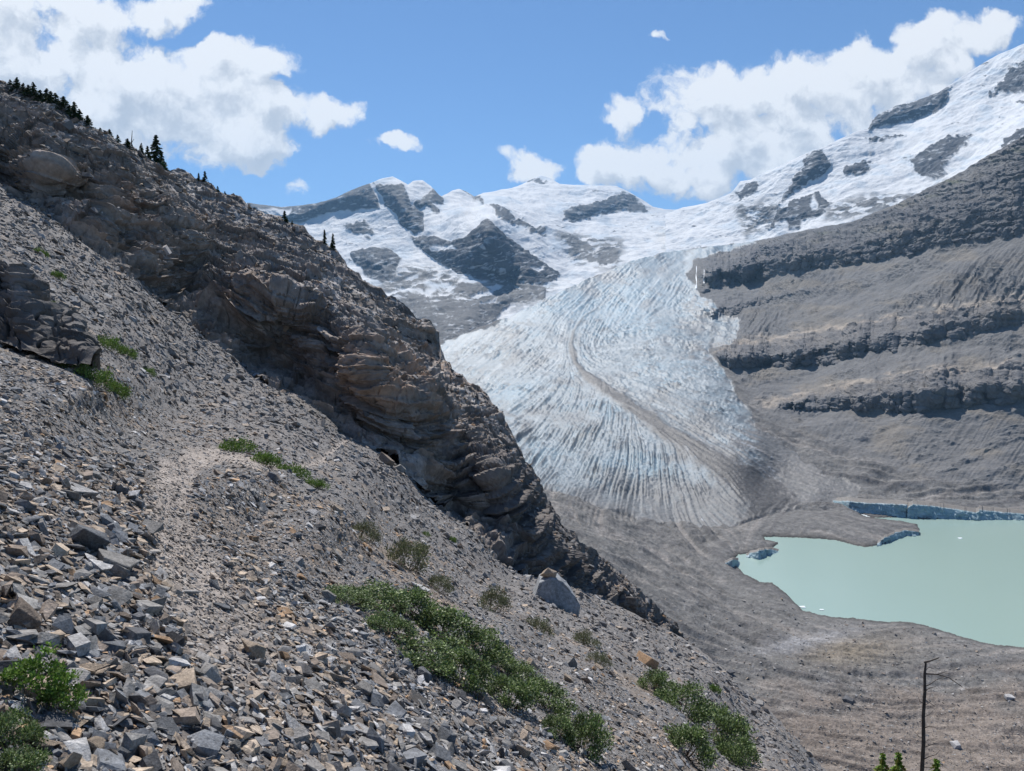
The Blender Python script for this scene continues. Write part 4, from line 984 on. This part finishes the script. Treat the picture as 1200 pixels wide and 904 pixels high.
# ================================================================== PLANTS
def tube(pts, radii, sides=5):
    pts = [Vector(p) for p in pts]; V = []; Fc = []
    for i, p in enumerate(pts):
        t = (pts[min(i + 1, len(pts) - 1)] - pts[max(i - 1, 0)]).normalized(); a = t.orthogonal().normalized(); b = t.cross(a)
        for k in range(sides):
            an = 2 * math.pi * k / sides; V.append(p + (a * math.cos(an) + b * math.sin(an)) * radii[i])
        if i:
            for k in range(sides):
                o = (i - 1) * sides; k2 = (k + 1) % sides; Fc.append((o + k, o + k2, o + sides + k2, o + sides + k))
    return [tuple(v) for v in V], Fc
def merge(parts):
    V = []; Fc = []
    for v, f in parts:
        o = len(V); V += v; Fc += [tuple(i + o for i in q) for q in f]
    return V, Fc
def shrub_data(seed, nl, cols, leaf=.032, hgt=.5, clumps=30, stems=(.13, .09, .06)):
    r = np.random.default_rng(seed)
    a = r.uniform(0, 2 * np.pi, clumps); q = np.sqrt(r.random(clumps)); cx = np.cos(a) * q * .46; cy = np.sin(a) * q * .46
    cz = hgt * (1 - q ** 2 * .75) * r.uniform(.45, 1.0, clumps) + .03
    ck = r.integers(0, clumps, nl); sd_ = r.normal(size=(nl, 3)) * (.055, .055, .045)
    P = np.stack([cx[ck], cy[ck], cz[ck]], 1) + sd_; P[:, 2] = np.abs(P[:, 2])
    ax = sd_ / (np.linalg.norm(sd_, axis=1, keepdims=True) + 1e-6) + r.normal(size=(nl, 3)) * .7 + (0, 0, .7); ax /= np.linalg.norm(ax, axis=1, keepdims=True)
    sdv = np.cross(ax, r.normal(size=(nl, 3))); sdv /= np.linalg.norm(sdv, axis=1, keepdims=True)
    ln = leaf * r.uniform(.7, 1.4, (nl, 1)); wd = ln * .30
    V = np.stack([P, P + ax * ln * .5 + sdv * wd, P + ax * ln, P + ax * ln * .5 - sdv * wd], 1).reshape(-1, 3)
    Fc = np.arange(nl * 4).reshape(-1, 4)
    cc = np.array(cols)[r.integers(0, len(cols), nl)] * (r.uniform(.7, 1.3, (clumps, 1)))[ck] * r.uniform(.8, 1.2, (nl, 1))
    C = np.repeat(cc, 4, 0)
    st = []
    for k in range(clumps):
        b0 = Vector((cx[k] * .25, cy[k] * .25, -.08)); e = Vector((cx[k], cy[k], cz[k])); m_ = (b0 + e) / 2 + Vector((cx[k] * .25, cy[k] * .25, -.02))
        st.append(tube([b0, m_, e], [.008, .005, .002], 3))
    return (V, Fc, C), merge(st)
def plant(kind, data):
    """a first plant with its parts, kept to copy from"""
    (V, Fc, C), (sv, sf) = data
    me = mesh_obj('foliage', V, Fc, M['leaf'], C).data
    ms = mesh_obj('stem', sv, sf, M['bark'], np.zeros((len(sv), 3)) + (.12, .085, .06)).data
    for o in [o for o in COL.objects if o.name.startswith(('foliage', 'stem')) and o.parent is None]: bpy.data.objects.remove(o)
    return me, ms
G1 = [(.05, .085, .028), (.10, .15, .045), (.17, .235, .075), (.27, .32, .17)]
G2 = [(.10, .12, .055), (.13, .145, .075), (.17, .16, .10)]
G3 = [(.07, .13, .025), (.10, .17, .03), (.14, .20, .05)]
KINDS = {'green': [plant('g', shrub_data(20 + k, 4000, G1, .04, .5, 34)) for k in range(3)], 'dry': [plant('d', shrub_data(30 + k, 2600, G2, .034, .42)) for k in range(2)],
         'low': [plant('l', shrub_data(40 + k, 1500, G3, .045, .22, 26)) for k in range(2)], 'bright': [plant('b', shrub_data(50 + k, 1500, [(.07, .15, .02), (.12, .21, .035), (.17, .25, .06)], .06, .75, 18)) for k in range(1)]}
def put_plant(kind, px_, py_, wpx, hpx, label, cat='shrub', group=None, name='shrub', v=0, base=None, Y=None):
    if base is None:
        p, n_, _ = near_point([px_], [py_]); p = p[0]; n_ = n_[0]
    else: p = base; n_ = np.array((0, 0, 1.))
    s = wpx * p[1] / F
    root = empty(name, tuple(p + np.array((0, 0, -.02)) * s))
    up = (Vector(n_) * .55 + Vector((0, 0, 1)) * .6).normalized()
    root.rotation_euler = (up.to_track_quat('Z', 'Y') @ Matrix.Rotation(px_ * .37, 3, 'Z').to_quaternion()).to_euler()
    hs = hpx / wpx / (.5 if kind != 'low' else .3); root.scale = (s, s, s * max(.5, min(1.6, hs)))
    me, ms = KINDS[kind][v % len(KINDS[kind])]
    for nm, dt in (('foliage', me), ('stem', ms)):
        c_ = bpy.data.objects.new(nm, dt); COL.objects.link(c_); c_.parent = root
    return tag(root, label, cat, group)
g1 = 'willow shrubs in the band below the trail'
SHR = [('green', 402, 706, 66, 30, 'leafy green shrub at the upper left end of the shrub band'), ('green', 438, 712, 84, 40, 'leafy shrub on the uphill edge, second from the upper end of the band'), ('green', 478, 722, 74, 36, 'pale-tipped shrub on the uphill edge of the band above its widest part'),
       ('green', 518, 748, 92, 50, 'thick shrub on the uphill edge where the band is widest'), ('green', 452, 742, 62, 30, 'low shrub on the downhill edge near the upper end of the band'), ('green', 492, 776, 88, 50, 'large shrub on the downhill edge where the band is widest'),
       ('green', 562, 768, 70, 44, 'dark dense shrub on the uphill edge past the widest part of the band'), ('green', 541, 800, 74, 44, 'shaggy shrub on the downhill edge just above the tan cube'), ('green', 600, 792, 60, 34, 'small bushy shrub on the uphill edge of the lower band'),
       ('green', 596, 822, 66, 46, 'leggy shrub with stems showing right beside the tan cube'), ('green', 636, 824, 70, 52, 'tall leafy shrub of the lower band'), ('green', 652, 860, 46, 30, 'small thin shrub next to last in the band'), ('green', 684, 880, 60, 50, 'lowest shrub of the band at the bottom edge')]
for k, (kd, a, b, w, h_, lb) in enumerate(SHR): put_plant(kd, a, b + 3, w * 1.05, h_ * (.58 + .3 * ((k * 7) % 5) / 4), lb, group=g1, v=k * 2 + k // 3)
g2 = 'shrubs on the brink at right'
for k, (a, b, w, h_, lb) in enumerate([(768, 812, 48, 30, 'small green shrub just below the ochre block'), (800, 838, 70, 44, 'green shrub in the upper half of the right-hand clump'), (838, 870, 76, 52, 'largest dark green shrub of the right-hand clump'), (800, 888, 70, 46, 'green shrub at the bottom left of the right-hand clump'), (862, 898, 54, 42, 'shrub at the bottom right tip of the right-hand clump')]):
    put_plant('green', a, b, w, h_ * .78, lb, group=g2, v=k + 1)
g3 = 'leafy bushes in the lower left corner'
for k, (a, b, w, h_, lb) in enumerate([(38, 812, 84, 56, 'bright leafy bush at the left edge above the tan slab'), (72, 832, 60, 44, 'bright leafy bush nearest the broad tan slab'), (12, 870, 74, 60, 'dark leafy bush at the left edge near the bottom'), (20, 908, 74, 50, 'bush cut by the bottom left corner')]):
    put_plant('green' if k > 1 else 'bright', a, b, w * .9, h_ * .72, lb, group=g3, v=k)
g4 = 'dry olive bushes on the scree'
for k, (a, b, w, h_, lb) in enumerate([(474, 668, 60, 42, 'olive bush above the shrub band, the densest of the dry ones'), (425, 632, 40, 26, 'brownish low bush uphill of the dense olive bush'), (512, 694, 36, 22, 'sparse olive bush between the dense one and the big boulder'), (576, 720, 40, 32, 'olive-grey bush left of the big pale boulder'), (632, 738, 38, 22, 'low olive bush below the big pale boulder'), (685, 758, 36, 20, 'low dry bush right of and below the big boulder'), (700, 782, 32, 18, 'low dry bush left of the ochre block')]):
    put_plant('dry', a, b, w, h_, lb, group=g4, v=k)
g5 = 'green tufts on the scree'
for k, (a, b, w, h_, lb) in enumerate([(84, 437, 40, 18, 'upper part of the bright green patch under the left outcrop'), (108, 452, 46, 20, 'middle and fullest tuft of the green patch under the left outcrop'), (130, 466, 34, 14, 'lower end of the green patch under the left outcrop'),
        (280, 528, 44, 13, 'dark green tuft at the upper end of the grass strip beside the trail'), (312, 543, 42, 13, 'green tuft second from the top of the grass strip'), (343, 557, 42, 12, 'bright green tuft third along the grass strip'), (370, 572, 34, 9, 'low green tuft at the lower end of the grass strip'),
        (126, 408, 36, 14, 'green tuft right of the left outcrop top'), (148, 416, 30, 10, 'small tuft just right of the one beside the outcrop'), (48, 296, 18, 12, 'isolated green tuft on the upper scree'), (66, 328, 18, 9, 'dark little tuft on the scree above the outcrop'), (62, 362, 22, 12, 'pale tuft at the outcrop edge'),
        (100, 270, 16, 9, 'greyish tuft high on the scree under the ridge'), (176, 436, 18, 8, 'faint tuft above the trail bend'), (528, 637, 14, 6, 'tiny tuft on the scree left of the big boulder'), (500, 626, 12, 8, 'tiny dark tuft on bare scree above the olive bush'), (836, 812, 20, 8, 'lone green tuft on the scree right of the ochre block')]):
    put_plant('low', a, b, w, h_ * 1.2, lb, cat='plant', group=g5, name='grass_tuft', v=k)
log('shrubs')
# conifers
def conifer_data(seed, width=.28, levels=26, per=7, col=((.018, .035, .016), (.03, .05, .022), (.045, .07, .03)), lean=.0, gap=.15):
    r = random.Random(seed); V = []; Fc = []; C = []
    for l in range(levels):
        z = gap * .6 + (1 - gap * .6) * (l / levels) ** .95
        for k in range(per):
            if r.random() < .14: continue
            a = r.uniform(0, 6.28); rad = width * (1 - z) ** .8 * r.uniform(.55, 1.15) + .015
            d = Vector((math.cos(a), math.sin(a), 0)); col_ = [x * r.uniform(.7, 1.3) for x in r.choice(col)]
            for m_ in range(6):
                f = (m_ + .6) / 6; c0 = d * rad * f + Vector((lean * z, 0, z - rad * f * .35 + r.uniform(-.008, .008)))
                sz = .022 + rad * .12
                for _ in range(2):
                    ax = (d + Vector((r.gauss(0, .7), r.gauss(0, .7), r.gauss(0, .5)))).normalized(); sd2 = ax.cross(Vector((r.gauss(0, 1), r.gauss(0, 1), r.gauss(0, 1)))).normalized()
                    b = len(V); V += [c0 - ax * sz, c0 + sd2 * sz * .45, c0 + ax * sz, c0 - sd2 * sz * .45]; Fc.append((b, b + 1, b + 2, b + 3)); C += [col_] * 4
    tr = tube([(0, 0, -.06), (lean * .5, 0, .5), (lean, 0, .98)], [.022, .013, .003], 6)
    return ([tuple(v) for v in V], Fc, np.array(C)), tr
CON = []
for k in range(4):
    (V, Fc, C), (tv, tf) = conifer_data(60 + k, (.16, .30, .42, .24)[k], gap=(.2, .05, .0, .1)[k], lean=(.02, .05, .1, -.04)[k])
    a = mesh_obj('crown', V, Fc, M['needle'], C); b = mesh_obj('trunk', tv, tf, M['bark'], np.zeros((len(tv), 3)) + (.10, .08, .065))
    CON.append((a.data, b.data)); bpy.data.objects.remove(a); bpy.data.objects.remove(b)
(V, Fc, C), (tv, tf) = conifer_data(70, .34, 22, 8, ((.13, .20, .03), (.20, .28, .05), (.28, .36, .08)))
a = mesh_obj('crown', V, Fc, M['needle'], C); b = mesh_obj('trunk', tv, tf, M['bark'], np.zeros((len(tv), 3)) + (.14, .10, .07))
CON.append((a.data, b.data)); bpy.data.objects.remove(a); bpy.data.objects.remove(b)
def put_conifer(px_, h_px, k, label, group, off=0, wide=1.0, base=None, name='conifer'):
    if base is None:
        j = int(np.argmin(np.abs(CX[0] - px_))); base = Pcf[2, j] + np.array((0, off, -.3))
    s = h_px * base[1] / F
    root = empty(name, tuple(base), px_ * .7); root.scale = (s * wide, s * wide, s)
    for nm, dt in zip(('crown', 'trunk'), CON[k]):
        c_ = bpy.data.objects.new(nm, dt); COL.objects.link(c_); c_.parent = root
    return tag(root, label, 'tree', group)
gk = 'conifers along the ridge skyline'
names_ = ['first', 'second', 'third', 'fourth', 'fifth', 'sixth', 'seventh', 'eighth', 'ninth', 'tenth', 'eleventh', 'twelfth', 'thirteenth', 'fourteenth']
for k, (a, h_, w) in enumerate([(13, 9, 1.3), (19, 15, .9), (27, 12, 1.2), (34, 13, 1.2), (41, 15, 1.1), (48, 13, 1.3), (54, 15, 1.2), (61, 20, 1.0), (67, 16, 1.3), (74, 15, 1.3), (81, 14, 1.3), (88, 18, 1.0), (95, 16, 1.2), (101, 12, 1.2)]):
    put_conifer(a, h_ * 1.1, 1 + k % 2, f'stunted dark conifer, {names_[k]} from the left in the skyline thicket', gk, wide=w * 1.25)
for a, h_, k, w, lb in [(116, 8, 2, 1.8, 'low conifer bush alone right of the skyline thicket'), (126, 9, 2, 1.6, 'low conifer bush just left of the bare snag group'), (138, 13, 1, 1.3, 'small conifer left of the bare skyline snag'), (146, 12, 2, 1.5, 'squat conifer at the foot of the bare skyline snag'), (163, 15, 1, 1.1, 'narrow conifer between the bare snag and the biggest skyline tree'),
                       (172, 17, 3, 1.3, 'conifer touching the left side of the biggest skyline tree'), (182, 36, 1, 1.1, 'biggest conifer on the left skyline, full and dark'), (189, 22, 3, 1.2, 'conifer touching the right side of the biggest skyline tree'),
                       (232, 12, 0, 1.4, 'left of two little conifers halfway down the skyline'), (239, 15, 3, 1.3, 'right and wider of two little conifers halfway down the skyline'), (255, 10, 1, 1.2, 'tiny conifer below the two little skyline conifers'), (264, 7, 2, 1.2, 'lowest tiny conifer bush of the middle skyline'),
                       (333, 15, 3, 1.5, 'bushy conifer on the ridge in front of the snowy range'), (341, 8, 1, 1.2, 'tiny conifer right of the bushy one on the ridge'), (380, 19, 0, 1.1, 'left of the twin slim conifers before the snowy range'), (390, 21, 0, 1.1, 'right and taller of the twin slim conifers before the snowy range'), (386, 8, 1, 1, 'tiny conifer between the twin slim ones')]:
    put_conifer(a, h_, k, lb, gk, wide=w)
for a, y_, Yd, h_, lb in [(1032, 962, 9, 88, 'bright green young conifer top poking in at the bottom left of the dead tree'), (1050, 970, 9.4, 98, 'bright green young conifer top nearest the dead trunk on its left'), (1094, 974, 9.8, 94, 'bright green young conifer tip just right of the dead trunk')]:
    put_conifer(a, h_, 4, lb, 'young conifers below the dead tree', base=at(a, y_, Yd), name='young_conifer', wide=.8)
# dead trees
def snag(px_, rootp, trunk, branches, label):
    root = empty('dead_tree', tuple(rootp))
    loc = lambda q: tuple(np.array(q) - rootp)
    v, f = tube([loc(t[0]) for t in trunk], [t[1] * .75 for t in trunk], 8); mesh_obj('trunk', v, f, M['bark'], np.zeros((len(v), 3)) + (.075, .062, .055), parent=root)
    for br in branches:
        v, f = tube([loc(q[0]) for q in br], [q[1] for q in br], 5); mesh_obj('branch', v, f, M['bark'], np.zeros((len(v), 3)) + (.09, .075, .065), parent=root)
    return tag(root, label, 'dead tree')
D = 14.0
base = near_point([1079], [1045])[0][0]; D = float(base[1])
tk = [(at(1079, 1050, D), .052), (at(1080, 960, D), .048), (at(1080.4, 904, D), .043), (at(1082.3, 870, D - .02), .040), (at(1082, 840, D), .036), (at(1083.8, 810, D + .02), .032), (at(1083.6, 790, D), .028), (at(1085.2, 775, D), .018)]
q9 = lambda cx, cy, dd=0: at(750 + cx / 2.658, 564 + cy / 2.658, D + dd)
br = []
for pl, r0 in [([(885, 565, 0), (905, 560, -.05), (932, 550, -.12)], .016), ([(890, 600, 0), (925, 602, -.1), (962, 612, -.2), (1005, 642, -.3)], .011), ([(888, 640, 0), (905, 632, .1), (925, 618, .2), (945, 612, .3)], .009), ([(886, 655, 0), (902, 645, -.1), (922, 640, -.3)], .007),
               ([(884, 700, 0), (902, 690, -.1), (918, 702, -.2)], .008), ([(882, 690, 0), (873, 688, -.1), (866, 672, -.15)], .008), ([(884, 735, 0), (900, 728, .1), (912, 716, .2)], .006), ([(882, 770, 0), (900, 764, -.2), (922, 768, -.3)], .008),
               ([(881, 750, 0), (872, 742, .1)], .008), ([(883, 830, 0), (905, 822, .1), (932, 815, .2)], .009), ([(881, 800, 0), (868, 796, -.1), (862, 786, -.2)], .006), ([(881, 868, 0), (900, 858, -.2), (922, 852, -.4), (935, 838, -.5)], .008), ([(880, 850, 0), (868, 842, .1), (858, 846, .2)], .006), ([(886, 618, 0), (876, 606, .1)], .007),
               ([(888, 590, 0), (900, 580, .15), (915, 585, .3)], .007), ([(925, 602, -.1), (945, 596, -.2), (968, 602, -.3)], .006), ([(881, 890, 0), (905, 893, -.2)], .006)]:
    br.append([(q9(*p_), 1.15 * r0 * (1 - .6 * i / (len(pl) - 1))) for i, p_ in enumerate(pl)])
snag(1080, base, tk, br, 'tall thin bare dead tree trunk with short twigs at lower right')
j = int(np.argmin(np.abs(CX[0] - 154))); b0 = Pcf[2, j]; Ds = float(b0[1])
tk = [(b0 + (0, 0, -.3), .10), (at(154, 168, Ds), .08), (at(155, 153, Ds), .03)]
snag(154, b0, tk, [[(at(154, 168, Ds), .03), (at(157, 163, Ds), .02)], [(at(154.5, 172, Ds), .03), (at(151.5, 166, Ds), .02)]], 'bare grey snag standing among the low conifers on the skyline')
log('plants')
#@@REST1

# ================================================================== CAMERA, LIGHT, WORLD
cam = bpy.data.cameras.new('camera'); cam.sensor_width = 36; cam.lens = 36 * F / 1200; cam.clip_start = .1; cam.clip_end = 40000
co = bpy.data.objects.new('camera', cam); COL.objects.link(co); co.rotation_euler = (math.pi / 2 - TH, 0, 0); SC.camera = co
SUN_AZ, SUN_EL = math.radians(-13), math.radians(55)          # azimuth from the view direction, to the left
sd = Vector((math.sin(SUN_AZ) * math.cos(SUN_EL), math.cos(SUN_AZ) * math.cos(SUN_EL), math.sin(SUN_EL)))
sl_ = bpy.data.lights.new('sun', 'SUN'); sl_.energy = 5.0; sl_.angle = math.radians(.5); sl_.color = (1, .96, .9)
so = bpy.data.objects.new('sun', sl_); COL.objects.link(so); so.rotation_euler = sd.to_track_quat('Z', 'Y').to_euler(); so.location = (0, 0, 50)

W = bpy.data.worlds.new('World'); SC.world = W; W.use_nodes = True; nt = W.node_tree; nt.nodes.clear(); N = nt.nodes; L = nt.links
wo = N.new('ShaderNodeOutputWorld'); bg = N.new('ShaderNodeBackground'); bg.inputs['Strength'].default_value = .08
sky = N.new('ShaderNodeTexSky'); sky.sky_type = 'NISHITA'; sky.sun_disc = False; sky.sun_elevation = SUN_EL; sky.sun_rotation = SUN_AZ
sky.altitude = 1500; sky.air_density = 1.0; sky.dust_density = .1; sky.ozone_density = 1.2
BLOBS = [(380, 128, 50, 24), (300, 80, 60, 26), (255, 60, 50, 20), (150, 150, 90, 44), (-40, 40, 110, 70), (50, 70, 110, 62), (-20, 130, 90, 50), (120, 110, 90, 50), (190, 105, 90, 50), (240, 150, 85, 45), (290, 165, 55, 32), (270, 95, 65, 34), (330, 120, 62, 26), (375, 132, 42, 20), (60, 8, 130, 30), (170, 10, 70, 22), (215, 28, 26, 12),
         (470, 162, 30, 11), (435, 167, 16, 13), (625, 198, 42, 22), (590, 184, 22, 12), (650, 196, 22, 16), (352, 222, 26, 20), (773, 42, 14, 8), (376, 92, 9, 12), (705, 195, 36, 26),
         (750, 130, 42, 34), (800, 125, 60, 42), (770, 185, 60, 44), (850, 125, 60, 44), (840, 190, 80, 48), (920, 165, 80, 55), (900, 110, 55, 40), (950, 95, 50, 34), (1000, 125, 60, 50), (1030, 85, 55, 36), (1060, 110, 60, 40), (1090, 60, 50, 32), (1135, 40, 52, 28), (1160, 35, 30, 24), (1120, 80, 30, 22), (900, 205, 60, 30)]
grp = bpy.data.node_groups.new('cloud_density', 'ShaderNodeTree')
grp.interface.new_socket('P', in_out='INPUT', socket_type='NodeSocketVector'); grp.interface.new_socket('D', in_out='OUTPUT', socket_type='NodeSocketFloat')
gn_, gl_ = grp.nodes, grp.links
gi = gn_.new('NodeGroupInput'); go = gn_.new('NodeGroupOutput')
def vmath(op, a, b=None, nodes=gn_, links=gl_, scale=None):
    n = nodes.new('ShaderNodeVectorMath'); n.operation = op
    for i, x in enumerate((a, b)):
        if x is None: continue
        if isinstance(x, tuple): n.inputs[i].default_value = x
        else: links.new(x, n.inputs[i])
    if scale is not None:
        if isinstance(scale, (int, float)): n.inputs['Scale'].default_value = scale
        else: links.new(scale, n.inputs['Scale'])
    return n.outputs['Value'] if op in ('LENGTH', 'DOT_PRODUCT') else n.outputs['Vector']
def fmath(op, a, b=None, c=None, nodes=gn_, links=gl_, clamp=False):
    n = nodes.new('ShaderNodeMath'); n.operation = op; n.use_clamp = clamp
    for i, x in enumerate((a, b, c)):
        if x is None: continue
        if isinstance(x, (int, float)): n.inputs[i].default_value = x
        else: links.new(x, n.inputs[i])
    return n.outputs[0]
def tnoise(vec, scale, detail, rough, nodes=gn_, links=gl_, out='Fac'):
    n = nodes.new('ShaderNodeTexNoise'); n.inputs['Scale'].default_value = scale; n.inputs['Detail'].default_value = detail; n.inputs['Roughness'].default_value = rough
    links.new(vec, n.inputs['Vector']); return n.outputs[out]
w_ = vmath('SUBTRACT', tnoise(gi.outputs[0], 9, 5, .6, out='Color'), (.5, .5, .5))
pw = vmath('ADD', gi.outputs[0], vmath('SCALE', w_, scale=.075))
acc = None
for (bx, by, rx, ry) in BLOBS:
    u, v = ray(bx, by)
    dlt = vmath('MULTIPLY', vmath('SUBTRACT', pw, (float(u), float(v), 0)), (F / rx, F / ry, 0))
    dd = fmath('SUBTRACT', 1.25 if rx > 45 else (1.0 if rx > 28 else (.62 if rx > 15 else .25)), vmath('DOT_PRODUCT', dlt, dlt))
    acc = dd if acc is None else fmath('SMOOTH_MAX', acc, dd, .35)
acc = fmath('SUBTRACT', fmath('MAXIMUM', acc, -2.5), .12)
nz1 = fmath('SUBTRACT', tnoise(pw, 12, 10, .6), .5); 
dens = fmath('ADD', fmath('MULTIPLY', nz1, 4.6), acc)
nz2 = fmath('SUBTRACT', tnoise(gi.outputs[0], 5, 4, .5), .5)
dens = fmath('ADD', dens, fmath('MULTIPLY', nz2, 1.2))
gl_.new(dens, go.inputs[0])
tcw = N.new('ShaderNodeTexCoord'); sx = N.new('ShaderNodeSeparateXYZ'); L.new(tcw.outputs['Generated'], sx.inputs[0])
K = dict(nodes=N, links=L)
ysafe = fmath('MAXIMUM', sx.outputs[1], .05, **K)
cx_ = N.new('ShaderNodeCombineXYZ'); L.new(fmath('DIVIDE', sx.outputs[0], ysafe, **K), cx_.inputs[0]); L.new(fmath('DIVIDE', sx.outputs[2], ysafe, **K), cx_.inputs[1])
def cloud(vec):
    g_ = N.new('ShaderNodeGroup'); g_.node_tree = grp; L.new(vec, g_.inputs[0]); return g_.outputs[0]
d0 = cloud(cx_.outputs[0]); d1 = cloud(vmath('ADD', cx_.outputs[0], (-.012, .030, 0), **K)); 
def mapr(x, a, b, c, d, smooth=True):
    n = N.new('ShaderNodeMapRange'); n.interpolation_type = 'SMOOTHSTEP' if smooth else 'LINEAR'
    L.new(x, n.inputs[0])
    for i, q in enumerate((a, b, c, d)): n.inputs[i + 1].default_value = q
    return n.outputs[0]
alpha = mapr(d0, -.05, .62, 0, 1)
front = mapr(sx.outputs[1], .1, .3, 0, 1)
alpha = fmath('MULTIPLY', alpha, front, **K)
lit = mapr(fmath('SUBTRACT', d0, d1, **K), -.75, .65, 0, 1)
thick = mapr(d0, .4, 2.4, 0, 1)
# thin edges glow white, the deep middle greys off
br = fmath('SUBTRACT', fmath('ADD', fmath('MULTIPLY', lit, 1.0, **K), .55, **K), fmath('MULTIPLY', thick, .42, **K), **K)
ccol = N.new('ShaderNodeMix'); ccol.data_type = 'RGBA'
L.new(mapr(br, .25, 1.25, 0, 1, False), ccol.inputs['Factor']); ccol.inputs['A'].default_value = (4.2, 4.65, 5.4, 1); ccol.inputs['B'].default_value = (9.0, 9.1, 9.3, 1)
mx = N.new('ShaderNodeMix'); mx.data_type = 'RGBA'; L.new(alpha, mx.inputs['Factor'])
L.new(vmath('MULTIPLY', sky.outputs[0], (.70, .90, 1.10), **K), mx.inputs['A']); L.new(ccol.outputs['Result'], mx.inputs['B'])
L.new(mx.outputs['Result'], bg.inputs['Color']); L.new(bg.outputs[0], wo.inputs['Surface'])

# haze: the air of the valley
bm = bmesh.new(); bmesh.ops.create_cube(bm, size=1)
hz = bpy.data.meshes.new('haze'); bm.to_mesh(hz); bm.free(); ho = bpy.data.objects.new('haze', hz); COL.objects.link(ho)
zlo, zhi = -900.0, 3000.0
ho.scale = (20000, 14000, zhi - zlo); ho.location = (0, 5500, (zhi + zlo) / 2)
m = bpy.data.materials.new('haze_air'); nt = nodes_of(m)
o_ = nt.nodes.new('ShaderNodeOutputMaterial'); pv = nt.nodes.new('ShaderNodeVolumePrincipled')
pv.inputs['Color'].default_value = (.34, .64, 1, 1); pv.inputs['Density'].default_value = 3.3e-5; pv.inputs['Anisotropy'].default_value = .2
nt.links.new(pv.outputs[0], o_.inputs['Volume']); hz.materials.append(m); tag(ho, kind='stuff')

SC.view_settings.view_transform = 'Standard'; SC.view_settings.look = 'None'; SC.view_settings.exposure = .40; SC.view_settings.gamma = 1
SC.render.engine = 'CYCLES'
SC.cycles.volume_bounces = 0; SC.cycles.max_bounces = 5; SC.cycles.diffuse_bounces = 2; SC.cycles.glossy_bounces = 2
W.cycles.sampling_method = 'MANUAL'; W.cycles.sample_map_resolution = 256
log('done')
